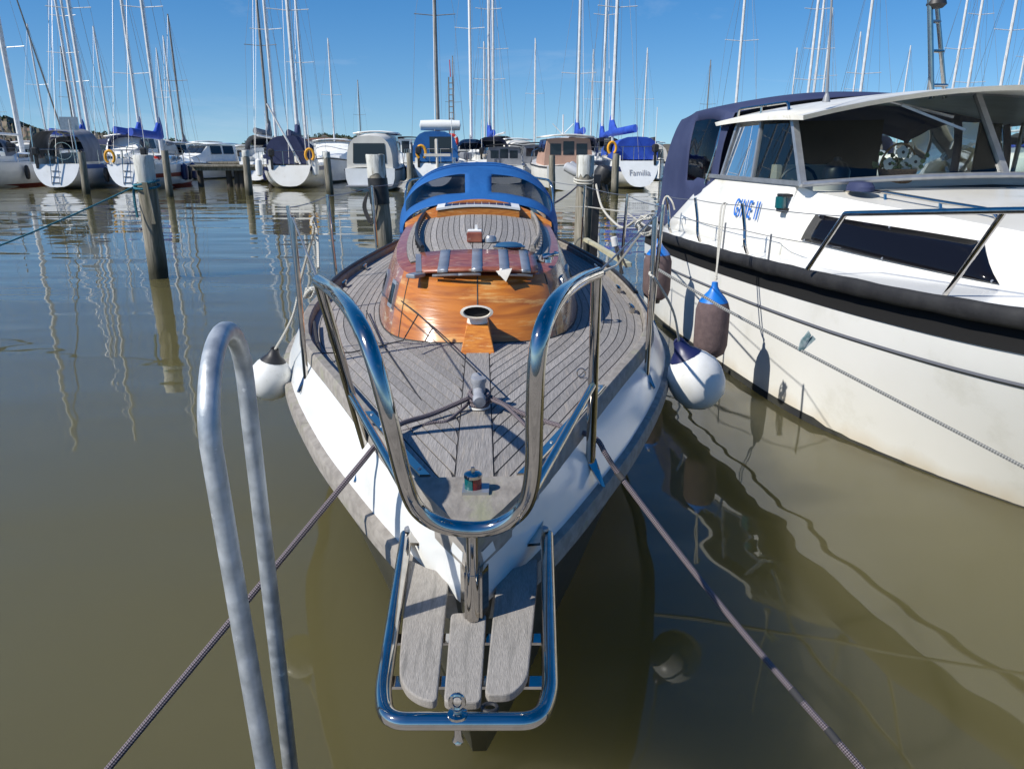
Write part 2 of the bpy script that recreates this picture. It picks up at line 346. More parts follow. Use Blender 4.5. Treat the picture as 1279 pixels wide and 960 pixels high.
# hull: white sheer strake, then the dark tucked-in topsides below the rubbing strake
def lvl(s, j):
    r = interp(RB, s); rows = [(hb(s), zd(s), 0), (lerp(hb(s), r, .45), zd(s)-.055, .02), (r, zd(s)-.155, .06)]
    low = [(r*.97, zd(s)-.20, .07), (r*.90, .5, .22), (r*.80, .2, .42), (r*.70, -.05, .6), (r*.4, -.4, 1.2), (0.0, -.6, 1.7)]
    t, z, k = (rows+low)[j]; return t, z, k
def hp(s, j, sg):
    t, z, k = lvl(s, j); return B(s+k*(1-s/LB), sg*t, z)
mb = MB()
for sg in (-1, 1): mb.grid([[hp(s, j, sg) for j in (0, 1, 2)] for s in SS])
mb.quad(hp(LB, 0, -1), hp(LB, 2, -1), hp(LB, 2, 1), hp(LB, 0, 1))
mb.quad(hp(0, 0, -1), hp(0, 0, 1), hp(0, 1, 1), hp(0, 1, -1)); mb.quad(hp(0, 1, -1), hp(0, 1, 1), hp(0, 2, 1), hp(0, 2, -1))
obj('sheer_strake', mb, white, boat)
mb = MB()
for sg in (-1, 1): mb.grid([[hp(s, j, sg) for j in (2, 3, 4, 5, 6, 7, 8)] for s in SS])
mb.add([hp(LB, j, sg) for j in range(2, 8) for sg in (-1, 1)]+[hp(LB, 8, 1)], [(0, 1, 3, 2), (2, 3, 5, 4), (4, 5, 7, 6), (6, 7, 9, 8), (8, 9, 11, 10), (10, 11, 12)])
for j in range(2, 8): mb.quad(hp(0, j, -1), hp(0, j, 1), hp(0, j+1, 1), hp(0, j+1, -1))
obj('hull', mb, hulldark, boat)
for sg in (-1, 1):                                   # rubbing strake, in scarfed lengths
    cut = [0.02, 1.35, 2.6, 4.2, 5.8, 7.4]
    for a, b in zip(cut, cut[1:]):
        mb = MB(); rows = []; n = 14
        for i in range(n+1):
            s = lerp(a, b-.004, i/n); t, z, k = lvl(s, 2); s2 = s+k*(1-s/LB); w_ = .030
            rows.append([B(s2, sg*(t-.012), z+.008), B(s2, sg*(t+w_*.8), z+.004), B(s2, sg*(t+w_), z-.010), B(s2, sg*(t+w_), z-.05), B(s2, sg*(t-.02), z-.056)])
        mb.grid(rows, cu=True); mb.quad(*rows[0]); mb.quad(*rows[-1]); obj('rubbing_strake', mb, teak_rail, boat)
# deck base (dark seams), planks, king plank
mb = MB(); rows = []
for s in SS:
    h = (hb(s)-.004)*.5; rows.append([B(s, h*k/6, zdeck(s, h*k/6)-.0028) for k in range(-12, 13)])
mb.grid(rows); deck = obj('deck', mb, caulk, boat)
KW = .052; PW = .041; MG = .056
edge = [(s, hb(s)) for s in [.28+.06*i for i in range(0, 34)]+[2.32+.16*i for i in range(0, 30)]]
def off(d):
    out = []
    for i, (s, t) in enumerate(edge):
        a = edge[max(i-1, 0)]; b = edge[min(i+1, len(edge)-1)]
        ds, dt = b[0]-a[0], b[1]-a[1]; l = sqrt(ds*ds+dt*dt); out.append((s+d*dt/l, t-d*ds/l))
    return out
for sg in (-1, 1):
    for i in range(23):
        o1 = off(MG+i*PW+.0022); o2 = off(MG+(i+1)*PW-.0022); pts = []
        for k, ((s1, t1), (s2, t2)) in enumerate(zip(o1, o2)):
            if t1 < KW or s1 < .3: continue
            if not pts and k and o1[k-1][1] < KW:
                f = (KW-o1[k-1][1])/(t1-o1[k-1][1]); sa = lerp(o1[k-1][0], s1, f)
                if sa > .3: pts.append(((sa, KW), (sa+.001, KW)))
            if t2 < KW: s2, t2 = s1, KW
            pts.append(((s1, t1), (s2, t2)))
        pts = [p for p in pts if p[0][0] < 6.9]
        if len(pts) < 3: continue
        mb = MB(); top = [[B(s1, sg*t1, zdeck(s1, t1)-.006), B(s1, sg*t1, zdeck(s1, t1)), B(s2, sg*t2, zdeck(s2, t2)), B(s2, sg*t2, zdeck(s2, t2)-.006)] for (s1, t1), (s2, t2) in pts]
        mb.grid(top); mb.quad(*top[0]); mb.quad(*top[-1]); obj('plank', mb, teak, deck, sm=False)
mb = MB(); rows = [[B(s, k*(KW-.004), zdeck(s, 0)+.0005-(.006 if e else 0)) for k, e in ((-1, 1), (-1, 0), (1, 0), (1, 1))] for s in [.31+.1*i for i in range(18)]]
mb.grid(rows); obj('king_plank', mb, teak, deck, sm=False)
# toe rail / covering board
for sg in (-1, 1):
    mb = MB(); rows = []
    for s in [x for x in SS if x >= .2]:
        h = hb(s); z = zd(s); hh = .052
        rows.append([B(s, sg*(h+.003), z-.012), B(s, sg*(h-.006), z+hh*.85), B(s, sg*(h-.014), z+hh), B(s, sg*(h-.046), z+hh), B(s, sg*(h-.054), z+hh*.85), B(s, sg*(h-.056), z-.01)])
    mb.grid(rows, cu=True); mb.quad(*rows[0]); mb.quad(*rows[-1]); obj('toe_rail', mb, teak_rail, boat)
    # polished chafe strip on the rail at the bow
    mb = MB(); s0, s1 = (.3, .86) if sg < 0 else (.3, 1.15)
    rows = []
    for i in range(13):
        s = lerp(s0, s1, i/12); h = hb(s); z = zd(s)+.052
        rows.append([B(s, sg*(h-.020), z), B(s, sg*(h-.022), z+.006), B(s, sg*(h-.046), z+.006), B(s, sg*(h-.048), z)])
    mb.grid(rows); mb.quad(*rows[0]); mb.quad(*rows[-1]); st = obj('chafe_strip', mb, chrome, boat)
    mb = MB()
    for i in range(5):
        s = lerp(s0+.04, s1-.04, i/4); mb.lathe([(.005, 0), (.0045, .0025), (0, .0035)], B(s, sg*(hb(s)-.034), zd(s)+.058), 8)
    obj('screw', mb, alu, st)
mb = MB(); top = [(0, .012), (.1, .062), (.2, .106), (.3, .148)]   # breasthook block at the stem head
mb.prism([B(s-.008, t+.001, zd(s)-.035) for s, t in top]+[B(s-.008, -t-.001, zd(s)-.035) for s, t in reversed(top)], (0, 0, .089)); obj('breasthook', mb, teak_rail, boat, sm=False)
mb = MB(); mb.bar(B(-.012, 0, 1.0), B(.06, 0, .80), .03, .012, AX); mb.bar(B(.06, 0, .80), B(.32, 0, .4), .03, .012, AX); obj('stem_band', mb, chrome, boat, sm=False)
# the port rail's shadow on the deck is a dark strip, laid further down
# ---- bow platform
pl = obj('bow_platform', MB().tube(fillet([G(508, 668, .90), G(478, 866, .875), G(484, 900, .875), G(674, 900, .875), G(688, 866, .875), G(684, 668, .90)], .055, 8), .0152, 14), chrome, boat)
for pts in ([(511, 706), (536, 718), (562, 724), (546, 887), (526, 883), (509, 872), (500, 855), (500, 830)], [(564, 774), (608, 774), (601, 887), (555, 887)], [(622, 722), (648, 716), (672, 704), (672, 730), (660, 852), (652, 866), (638, 877), (606, 878)]):
    mb = MB(); fp = [G(x, y, .868) for x, y in pts]; mid = fp[-1].lerp(fp[0], .5); fp = fillet([mid]+fp+[mid], .014, 4)[:-1]; mb.prism(fp, (0, 0, .018)); o = obj('board', mb, board, pl, sm=False)
    bv = o.modifiers.new('edge', 'BEVEL'); bv.width = .003; bv.segments = 2
for y in (798, 852):
    obj('cross_bar', MB().bar(G(492 if y < 820 else 484, y, .855), G(676 if y < 820 else 682, y, .855), .03, .006), chrome, pl, sm=False)
for sg, px in ((-1, 512), (1, 680)):                    # hull brackets
    a = G(px, 664, .905); n = RX*(-sg)
    mb = MB(); mb.prism([a+V((0, .03, .014)), a+n*.06+V((0, -.0, .006)), a+n*.075+V((0, -.06, -.008)), a+n*.012+V((0, -.08, .008))], (0, 0, .007))
    mb.prism([a+n*.055+V((0, -.02, 0)), a+n*.06+V((0, -.055, -.01)), a+n*.06+V((0, -.05, -.07)), a+n*.055+V((0, -.015, -.06))], n*.006)
    b = obj('bracket', mb, chrome, pl, sm=False)
    obj('bolt', MB().lathe([(.011, 0), (.010, .006), (.004, .010), (0, .011)], a+V((0, -.012, .012)), 10), alu, b)
mb = MB(); c = G(572, 893, .888); mb.lathe([(.017, 0), (.017, .005), (.008, .008), (.008, .014), (0, .015)], c, 12)
mb.tube([c+V((0, 0, .012+.016))+V((cos(a)*.011, 0, sin(a)*.014)) for a in [2*pi*i/14 for i in range(14)]], .0042, 8, closed=True)
eb = obj('eye_bolt', mb, chrome, pl); obj('nut', MB().lathe([(.009, -.055), (.011, -.05), (.007, -.04), (.007, -.024)], c, 10), chrome, pl)
mb = MB(); mb.tube([G(612, 883, .886)+V((cos(a)*.013, sin(a)*.01, 0)) for a in [2*pi*i/12 for i in range(12)]], .0035, 6, closed=True); obj('ring', mb, rubber, pl)
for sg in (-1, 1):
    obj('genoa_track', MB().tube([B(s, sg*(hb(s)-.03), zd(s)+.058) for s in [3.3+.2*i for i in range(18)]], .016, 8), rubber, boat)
# ---- pulpit
rail = smooth([D(398, 351, 1.95), D(412, 360, 1.8), D(428, 374, 1.55), D(448, 402, 1.36), D(466, 446, 1.29), D(486, 520, 1.27), D(503, 590, 1.29), D(519, 632, 1.31), D(548, 654, 1.325), D(590, 661, 1.33), D(626, 655, 1.325), D(655, 632, 1.31), D(666, 590, 1.29), D(668, 520, 1.26), D(671, 452, 1.25), D(680, 405, 1.28), D(700, 370, 1.42), D(726, 350, 1.72), D(747, 341, 1.95)], 6)
pul = obj('pulpit', MB().tube(rail, .0162, 16), chrome, boat)
LT, LF = D(399, 353, 1.95), D(461, 572, 2.12); RT, RF = D(746, 342, 1.95), D(738, 578, 2.08)
for T_, F_ in ((LT, LF), (RT, RF)):
    obj('pulpit_leg', MB().tube([T_, T_.lerp(F_, .5), F_+V((0, 0, .01))], .0145, 14), chrome, pul)
    sg = -1 if T_ is LT else 1
    mb = MB(); o = F_; mb.prism([o+V((-.016, .0, .015)), o+V((.016, .0, .015)), o+V((sg*.04, -.05, -.055)), o+V((sg*.03, -.055, -.05))], V((-sg*.0, .02, -.012)))
    obj('foot_plate', mb, chrome, pul, sm=False)
obj('brace', MB().tube([LT.lerp(LF, .6), D(519, 634, 1.325)], .0105, 12), chrome, pul)
obj('brace', MB().tube([RT.lerp(RF, .55), D(655, 634, 1.325)], .0105, 12), chrome, pul)
pb = D(592, 772, 1.335); obj('front_post', MB().tube([D(590, 664, 1.33), D(591, 718, 1.333), pb], .0118, 14).tube([D(591, 715, 1.333), pb], .0132, 14), chrome, pul)
mb = MB(); mb.prism([pb+V((-.028, .035, -.0)), pb+V((-.018, .0, 0)), pb+V((.018, .0, 0)), pb+V((.03, .035, 0))], (0, .01, .10)); obj('stem_fitting', mb, chrome, boat, sm=False)
# ---- bow navigation light
c = B(.2, .0, zd(.2)+.054); mb = MB(); mb.box(c+V((.006, 0, .004)), (.06, .05, .008)); nl = obj('navigation_light', mb, alu, boat, sm=False)
for sg, m_ in ((-1, green_lens), (1, red_lens)):
    mb = MB(); rows = [[c+V((sg*.0008+sg*.019*sin(a), -.016*cos(a), z)) for a in [pi*k/8 for k in range(9)]] for z in (.008, .034)]
    mb.grid(rows); mb.quad(*rows[1]); obj('lens', mb, m_, nl)
obj('cap', MB().lathe([(.021, .035), (.021, .042), (.014, .047), (.005, .048), (.004, .058), (0, .059)], c, 14), chrome, nl)
# ---- mooring bitt
c = G(599, 508, .985); mb = MB(); mb.lathe([(.036, 0), (.036, .006), (.028, .010)], c, 18); bt = obj('mooring_bitt', mb, plastic_w, boat)
bitm = M('bitt_grey', (.20, .21, .23), (.32, .33, .35), 30, rough=.5)
mb = MB(); mb.lathe([(.022, .008), (.021, .08), (.026, .09), (.024, .1), (0, .103)], c, 16); obj('post', mb, bitm, bt)
mb = MB(); q = c+V((-.003, 0, .060)); mb.lathe([(0, -.085), (.019, -.084), (.021, -.078), (.021, -.055), (.017, -.05), (.017, .05), (.021, .055), (.021, .078), (.019, .084), (0, .085)], q, 16, axis=(-.10, 1, .22)); obj('cross_pin', mb, bitm, bt)
# ---- dorade box and cowl
mb = MB(); zb = zdeck(1.85, 0)-.002; b1 = [B(1.80, -.074, zb), B(1.80, .074, zb), B(2.07, .06, zb), B(2.07, -.06, zb)]; t1 = [B(1.93, -.048, zb+.10), B(1.93, .048, zb+.10), B(2.12, .046, zb+.11), B(2.12, -.046, zb+.11)]
mb.add(b1+t1, [(4, 5, 6, 7), (0, 1, 5, 4), (1, 2, 6, 5), (2, 3, 7, 6), (3, 0, 4, 7)]); dbx = obj('dorade_box', mb, varnish_bright, boat, sm=False)
bv = dbx.modifiers.new('edge', 'BEVEL'); bv.width = .004; bv.segments = 2
c = B(1.975, 0, zb+.105); rows = []
for k, (r, y, z, sx, sz) in enumerate([(.048, 0, -.004, 1, 0), (.045, 0, .012, 1, 0), (.043, -.002, .028, 1, .1), (.050, -.012, .046, 1, .5), (.060, -.030, .052, 1, .9), (.067, -.048, .054, 1, 1), (.073, -.056, .054, 1, 1), (.073, -.066, .054, 1, 1), (.060, -.068, .054, 1, 1), (.056, -.05, .054, 1, 1)]):
    ring = []
    for j in range(20):
        a = 2*pi*j/20; dx = r*cos(a); flat = V((dx, r*sin(a), 0)); vert = V((dx, 0, -r*.42*sin(a)))
        ring.append(c+V((0, y, z))+flat.lerp(vert, sz))
    rows.append(ring)
cw = obj('cowl_vent', MB().grid(rows, cu=True), cream_pl, dbx)
obj('mouth', MB().quad(*[c+V((.057*cos(2*pi*j/20), -.052, .054-.0245*sin(2*pi*j/20))) for j in range(20)]), void, cw, sm=False)
# ---- cabin trunk
base = [(1.99, 0), (1.998, .10), (2.02, .20), (2.065, .285), (2.135, .36), (2.25, .425), (2.43, .483), (2.7, .535), (3.1, .585), (3.6, .61), (4.2, .62), (5.0, .60)]
topo = [(2.24, 0), (2.248, .10), (2.268, .185), (2.30, .255), (2.35, .315), (2.43, .365), (2.56, .405), (2.75, .435), (3.1, .465), (3.6, .48), (4.2, .48), (5.0, .46)]
def ztop(s, t): return interp([(2.2, 1.195), (2.6, 1.268), (3.1, 1.312), (3.7, 1.345), (4.3, 1.36), (5.2, 1.37)], s)+.018-.30*t*t
base = [tuple(p)[:2] for p in smooth([(a, b, 0) for a, b in base], 4)]; topo = [tuple(p)[:2] for p in smooth([(a, b, 0) for a, b in topo], 4)]
def wallp(i, k, sg):
    (s0, t0), (s1, t1) = base[i], topo[i]; z0, z1 = zdeck(s0, t0)-.004, ztop(s1, t1)
    q = sin(k*pi/2)**.9*.35+k*.65; return B(lerp(s0, s1, q*q*.25+q*.75 if k < 1 else 1)*1, sg*lerp(t0, t1, k*.8+k*k*.2), lerp(z0, z1, q if k < 1 else 1))
N1 = 20
front = MB(); rows = [[wallp(abs(i), k/8, 1 if i >= 0 else -1) for k in range(9)] for i in range(-N1, N1+1)]
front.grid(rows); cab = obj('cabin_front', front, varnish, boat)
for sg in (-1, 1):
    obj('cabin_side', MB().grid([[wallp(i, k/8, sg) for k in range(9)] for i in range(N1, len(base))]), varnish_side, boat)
mb = MB(); rows = []
for i in range(len(topo)):
    s, t = topo[i]; rows.append([B(s, t*k/8, ztop(s, t*k/8)) for k in range(-8, 9)])
mb.grid(rows[2:]); roof = obj('cabin_roof', mb, mahog, boat)
obj('centre_seam', MB().tube([wallp(0, k/8, 1)+V((0, -.001, 0)) for k in range(9)], .0028, 6), caulk, cab)
for i_, sg in ((17, -1), (17, 1)): obj('corner_seam', MB().tube([wallp(i_, k/8, sg)+V((sg*.0005, -.0005, 0)) for k in range(9)], .0028, 6), caulk, cab)
obj('base_seam', MB().tube([wallp(abs(i), 0, 1 if i >= 0 else -1)+V((0, -.002, .006)) for i in range(-40, 41)], .004, 6), caulk, boat)
# roof planking: sprung planks parallel to the roof edge, dark seams below
ro = [(s, t-.055) for s, t in topo if s > 2.27]
def roff(d):
    out = []
    for i, (s, t) in enumerate(ro):
        a = ro[max(i-1, 0)]; b = ro[min(i+1, len(ro)-1)]; ds, dt = b[0]-a[0], b[1]-a[1]; l = sqrt(ds*ds+dt*dt)
        out.append((s+d*dt/l, t-d*ds/l))
    return out
mb = MB(); rows = []
for s, t in ro:
    if s < 2.5: continue
    tt = t; rows.append([B(s, tt*k/8, ztop(s, tt*k/8)+.003) for k in range(-8, 9)])
mb.grid([r for r in rows]); rc = obj('roof_seams', mb, caulk, roof)
for sg in (-1, 1):
    for i in range(12):
        o1, o2 = roff(i*.034+.0018), roff((i+1)*.034-.0018); pts = []
        for (s1, t1), (s2, t2) in zip(o1, o2):
            if s1 < 2.52 or t1 < .028 or s1 > 4.0: continue
            if t2 < .028: s2, t2 = s1+(s2-s1)*(t1-.028)/max(t1-t2, 1e-6), .028
            if s2 < 2.52: s2 = 2.52
            pts.append(((s1, t1), (s2, t2)))
        if len(pts) < 3: continue
        tp = [[B(s1, sg*t1, ztop(s1, t1)+.003), B(s1, sg*t1, ztop(s1, t1)+.008), B(s2, sg*t2, ztop(s2, t2)+.008), B(s2, sg*t2, ztop(s2, t2)+.003)] for (s1, t1), (s2, t2) in pts]
        mb = MB().grid(tp); mb.quad(*tp[0]); mb.quad(*tp[-1]); obj('roof_plank', mb, teak, roof, sm=False)
obj('roof_king_plank', MB().grid([[B(s, k*.024, ztop(s, 0)+.003+e) for k, e in ((-1, 0), (-1, .0055), (1, .0055), (1, 0))] for s in (2.52, 2.8, 3.1, 3.5, 4.0)]), teak, roof, sm=False)
# visor board with metal straps on the front of the roof
def vis(u, k, dz=0):
    t = u*.295; s = lerp(2.20, 2.56, k)+.10*u*u*(.4+.6*(1-k)); z = ztop(max(s, 2.28), t)+.018+.006*(1-k)+dz
    return B(s, t, z)
mb = MB(); n = 14; rows = [[vis(-1+2*i/n, k/4) for k in range(5)] for i in range(n+1)]
mb.grid(rows); vs_ = obj('visor_board', mb, mahog, boat, thick=.014)
for u0, u1 in ((-.64, -.47), (-.09, .08), (.36, .52), (.72, .87)):
    mb = MB(); a = [[vis(lerp(u0, u1, i/2), k/5, .0085) for k in range(6)] for i in range(3)]
    for r in a: r.insert(0, r[0]+V((0, -.006, -.014)))
    mb.grid(a); obj('strap', mb, alu, vs_, thick=.003)
for u0, u1 in ((-.72, -.3), (-.3, .06), (.34, .9)):
    mb = MB(); a = [[vis(lerp(u0, u1, i/4), 0, dz)+V((0, -.006-q, 0)) for dz, q in ((-.012, .0), (-.014, .012), (-.022, .012))] for i in range(5)]
    mb.grid(a); obj('lip', mb, alu, vs_, thick=.003)
mb = MB(); p = vis(.42, 0)+V((0, -.02, -.02)); mb.prism([p+V((-.035, .0, .02)), p+V((.04, 0, .03)), p+V((.012, -.022, -.026))], (0, .03, .0)); obj('cover_flap', mb, cream_pl, vs_, sm=False)
p = vis(-.92, .05)+V((-.02, -.045, -.012)); mb = MB(); mb.box(p, (.055, .085, .02), rz=-.55, bev=.004); obj('catch', mb, alu, boat, sm=False)
p = vis(-.93, .45)+V((-.0, -.02, .002)); mb = MB(); mb.bar(vis(-.99, .85)+V((-.01, 0, .008)), vis(-.98, .0)+V((.01, -.02, .006)), .028, .006); obj('side_strap', mb, alu, vs_, sm=False)
p = vis(1.0, .45)+V((.055, .02, .012)); mb = MB(); mb.lathe([(.03, 0), (.028, .02), (.018, .03), (0, .034)], p, 12); mb.tube(smooth([p+V((-.02, -.05, .015)), p+V((.02, -.06, .03)), p+V((.05, -.02, .03)), p+V((.04, .03, .03))], 5), .009, 8); mb.lathe([(.02, 0), (.018, .016), (0, .018)], p+V((.0, -.06, -.006)), 10); obj('winch_fitting', mb, chrome, boat)
# roof fittings
c = B(2.80, -.015, ztop(2.8, 0)+.008); mb = MB(); mb.box(c+V((0, 0, .026)), (.082, .07, .052), bev=.004); fb = obj('mast_step_block', mb, mahog, boat, sm=False)
obj('white_tray', MB().box(c+V((0, .015, .058)), (.076, .05, .012), bev=.003).box(c+V((.008, .02, .076)), (.014, .014, .024)), plastic_w, fb, sm=False)
mb = MB(); mb.lathe([(.034, 0), (.034, .02), (.026, .032), (.0, .034)], c+V((.085, -.01, 0)), 12, sy=.8); obj('deck_light', mb, alu, boat)
hc = B(2.66, .165, ztop(2.66, .165)+.01); mb = MB(); mb.lathe([(.085, 0), (.088, .012), (.078, .016)], hc, 24, sy=.62); ho = obj('oval_hatch', mb, chrome, boat)
obj('dome', MB().lathe([(.076, .015), (.065, .026), (.035, .034), (0, .036)], hc, 24, sy=.62), M('dome_sky_tint', (.03, .09, .17), rough=.05, coat=.8), ho)  # clear dome with its blue sky reflection put into the colour
for sg in (-1, 1):                                     # wooden handrails with gaps; the port one is coloured black for its shade
    pts = [(s, interp([(2.62, .285), (2.9, .335), (3.3, .365), (3.7, .372), (4.0, .365)], s)) for s in [2.62+.092*i for i in range(16)]]
    mb = MB(); mb.tube([B(s, sg*t, ztop(s, t)+.046) for s, t in pts], .011, 8, flat=1.1)
    for s, t in pts[::1]: mb.box(B(s, sg*t, ztop(s, t)+.024), (.018, .03, .034))
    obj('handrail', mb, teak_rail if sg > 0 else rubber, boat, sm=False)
# companion hatch garage with a solar panel, and the curved coaming
g0 = 3.84; mb = MB(); n = 10; rows = []
for i in range(n+1):
    t = lerp(-.275, .275, i/n); zt = ztop(g0, t)
    rows.append([B(g0, t, zt+.006), B(g0-.004, t, zt+.05), B(g0+.25, t, zt+.062), B(g0+.42, t, zt+.05)])
mb.grid(rows); mb.quad(*rows[0]); mb.quad(*rows[-1]); hg = obj('hatch_garage', mb, varnish_bright, boat)
mb = MB(); rows = [[B(g0-.01, t, ztop(g0, t)+.058), B(g0-.012, t, ztop(g0, t)+.072), B(g0+.2, t, ztop(g0, t)+.084), B(g0+.2, t, ztop(g0, t)+.07)] for t in [lerp(-.28, .28, i/10) for i in range(11)]]
mb.grid(rows); mb.quad(*rows[0]); mb.quad(*rows[-1]); sp_ = obj('solar_panel', mb, plastic_w, boat)
for i in range(9):
    a, b = -.225+.05*i, -.225+.05*i+.046
    for q in range(2):
        y0, y1 = lerp(.004, .19, q/2)+.003, lerp(.004, .19, (q+1)/2)
        mb = MB(); mb.quad(*[B(g0+y, t, ztop(g0, t)+.0735+.012*(y/.2)+.0012) for t, y in ((a, y0), (b, y0), (b, y1), (a, y1))]); obj('cell', mb, solar, sp_, sm=False)
mb = MB(); rows = []
for i in range(25):
    t = -.50+1.0*i/24; sc = 3.99-.05*(t/.5)**2; z0 = ztop(sc, t)-.012; z1 = z0+.03+.075*(1-(t/.5)**2)
    rows.append([B(sc-.03, t, z0), B(sc-.004, t, z1), B(sc+.025, t, z1), B(sc+.03, t, z0)])
mb.grid(rows); mb.quad(*rows[0]); mb.quad(*rows[-1]); obj('hood_coaming', mb, varnish_bright, boat)
# ---- spray hood
HR = [(4.03, .535, 1.22, 1.442), (4.15, .565, 1.20, 1.482), (4.30, .585, 1.19, 1.545), (4.46, .60, 1.18, 1.618), (4.60, .605, 1.16, 1.658), (4.80, .61, 1.14, 1.684), (5.05, .61, 1.13, 1.69), (5.5, .60, 1.10, 1.668), (5.56, .60, 1.10, 1.64)]
def hood(a, b):
    k = b*(len(HR)-1); i = min(int(k), len(HR)-2); f = k-i; s, w_, zs, zt = [lerp(p, q, f) for p, q in zip(HR[i], HR[i+1])]
    th = pi*(1-a)/2; c_, s_ = cos(th), sin(th)
    x = (abs(c_)**.78)*(1 if c_ > 0 else -1)*w_; back = max(0, 1-b*3)*-.0
    return B(s-.36*(1-s_)*(1-b)*0+.30*abs(a)**2.4*(1-b)*.35, x, zs+(zt-zs)*(s_**.80)+.002*sin(a*17)*sin(b*11))
NA, NB = 64, 32
def inwin(i, j): a = (i+.5)/NA*2-1; b = (j+.5)/NB; return .06 < abs(a) < .70 and .16 < b < .37
fab, pn = MB(), [MB(), MB()]
gridv = [[hood(i/NA*2-1, j/NB) for j in range(NB+1)] for i in range(NA+1)]
for i in range(NA):
    for j in range(NB):
        q = (gridv[i][j], gridv[i+1][j], gridv[i+1][j+1], gridv[i][j+1])
        (pn[0 if i < NA/2 else 1] if inwin(i, j) else fab).quad(*q)
def weld(o):
    import bmesh
    bm = bmesh.new(); bm.from_mesh(o.data); bmesh.ops.remove_doubles(bm, verts=bm.verts, dist=1e-5); bm.to_mesh(o.data); bm.free()
hd = obj('spray_hood', fab, blue, boat, thick=.004, wd=True)
for p in pn: obj('window', p, vinyl, hd, wd=True)
for b_ in (.56, .62): obj('seam', MB().tube([hood(-1+2*i/40, b_)+V((0, -.003, .006)) for i in range(41)], .006, 6), blue, hd)
for sg in (-1, 1):
    mb = MB(); e = [hood(sg, b/10) for b in range(11)]; mb.grid([[p for p in e], [V((p.x, p.y, .93))+RX*sg*.02 for p in e]]); obj('skirt', mb, navy, hd, thick=.004)
# cockpit behind the hood
mb = MB()
for sg in (-1, 1): mb.prism([B(4.95, sg*.62, .88), B(6.9, sg*.5, .88), B(6.9, sg*.46, .88), B(4.95, sg*.57, .88)], (0, 0, .24))
mb.prism([B(6.88, -.5, .88), B(6.88, .5, .88), B(6.93, .5, .88), B(6.93, -.5, .88)], (0, 0, .22)); obj('cockpit_coaming', mb, varnish_bright, boat, sm=False)
mb = MB(); mb.prism([B(5.0, -.4, .9), B(5.0, .4, .9), B(5.03, .4, .9), B(5.03, -.4, .9)], (0, 0, .5)); obj('companionway_bulkhead', mb, cream_can, boat, sm=False)
# ---- portlights
def portlight(i0, i1, k0, k1, sg, m_):
    def sp(i, k):
        a, f = int(i), i-int(i); return wallp(a, k, sg).lerp(wallp(a+1, k, sg), f)
    cc = [sp(i0, k0), sp(i1, k0), sp(i1, k1), sp(i0, k1)]; nrm = (cc[1]-cc[0]).cross(cc[3]-cc[0]).normalized()
    if nrm.dot(RX*sg) < 0: nrm = -nrm
    ctr = sum(cc, V())/4; P = lambda q: [ctr+(p-ctr)*q for p in cc]
    f = MB().prism([p+nrm*-.006 for p in fillet(P(1)+[P(1)[0]], .012, 3)[:-1]], nrm*.02); o = obj('portlight', f, alu, boat, sm=False)
    obj('pane', MB().quad(*[p+nrm*.0165 for p in P(.72)]), m_, o, sm=False)
portlight(20.4, 22.6, .32, .74, -1, darkpane); portlight(27, 29.0, .32, .68, -1, darkpane)
portlight(22.6, 24.8, .34, .74, 1, cream_pl); portlight(28.4, 30.4, .34, .68, 1, darkpane)
# ---- stanchions, wires
def stanchion(foot, top, lean=None):
    o = obj('stanchion', MB().tube([foot, top], .0115, 10), chrome, boat)
    mb = MB(); d = V((foot.x-B(0, 0, 0).x, 0, 0)); sg = 1 if foot.x > -.15 else -1
    mb.prism([foot+V((-.014, .02, .01)), foot+V((.014, .02, .01)), foot+V((sg*.035, -.03, -.05)), foot+V((sg*.028, -.034, -.05))], (0, .016, -.01)); obj('stanchion_base', mb, chrome, o, sm=False)
    return o
def wf(s, sg, k=.3): return B(s, sg*lerp(hb(s), interp(RB, s), k), zd(s)-.05)
tops = {}
for sg in (-1, 1):
    for s, lean in ((1.72, .0), (2.95, .03), (4.3, .03), (5.7, .02)):
        f = wf(s, sg); t_ = f+RX*sg*lean+V((0, 0, .66)); stanchion(f, t_); tops[(s, sg)] = t_
    P5 = [LT if sg < 0 else RT]+[tops[(s, sg)] for s in (1.72, 2.95, 4.3, 5.7)]+[B(7.3, sg*.6, 1.5)]
    mb = MB()
    for a, b in zip(P5[1:], P5[2:]): mb.tube(sag(a-V((0, 0, .01)), b-V((0, 0, .01)), .012), .003, 6)
    obj('lifeline', mb, wire, boat)
    for s in (4.3, 5.7): pass
obj('lifeline', MB().tube([LT, tops[(1.72, -1)]], .003, 6), wire, boat)
obj('lifeline', MB().tube([RT, tops[(1.72, 1)]], .003, 6), wire, boat)
mb = MB(); mb.tube(fillet([B(6.6, -.78, .9), B(6.7, -.75, 1.48), B(7.5, -.5, 1.5), B(7.5, .5, 1.5), B(6.7, .75, 1.48), B(6.6, .78, .9)], .15), .0125, 10); obj('pushpit', mb, chrome, boat)
# deck cleats and fairleads on the starboard quarter
for s, sg in ((3.6, 1), (2.9, 1), (4.6, 1), (3.9, -1), (4.7, -1)):
    p = B(s, sg*(hb(s)-.10), zdeck(s, hb(s)-.1)); mb = MB(); mb.tube(smooth([p+AX*-.07+V((0, 0, .035)), p+V((0, 0, .04)), p+AX*.07+V((0, 0, .035))], 4), .008, 8); mb.box(p+V((0, 0, .016)), (.02, .05, .034)); obj('cleat', mb, chrome, boat)
p = D(758, 476, 2.9); p = B(1.42, .40, zdeck(1.42, .4)+.004)
obj('ring_eye', MB().tube([p+V((cos(a)*.016, 0, .018+sin(a)*.018)) for a in [2*pi*i/14 for i in range(14)]], .003, 6, closed=True), chrome, boat)
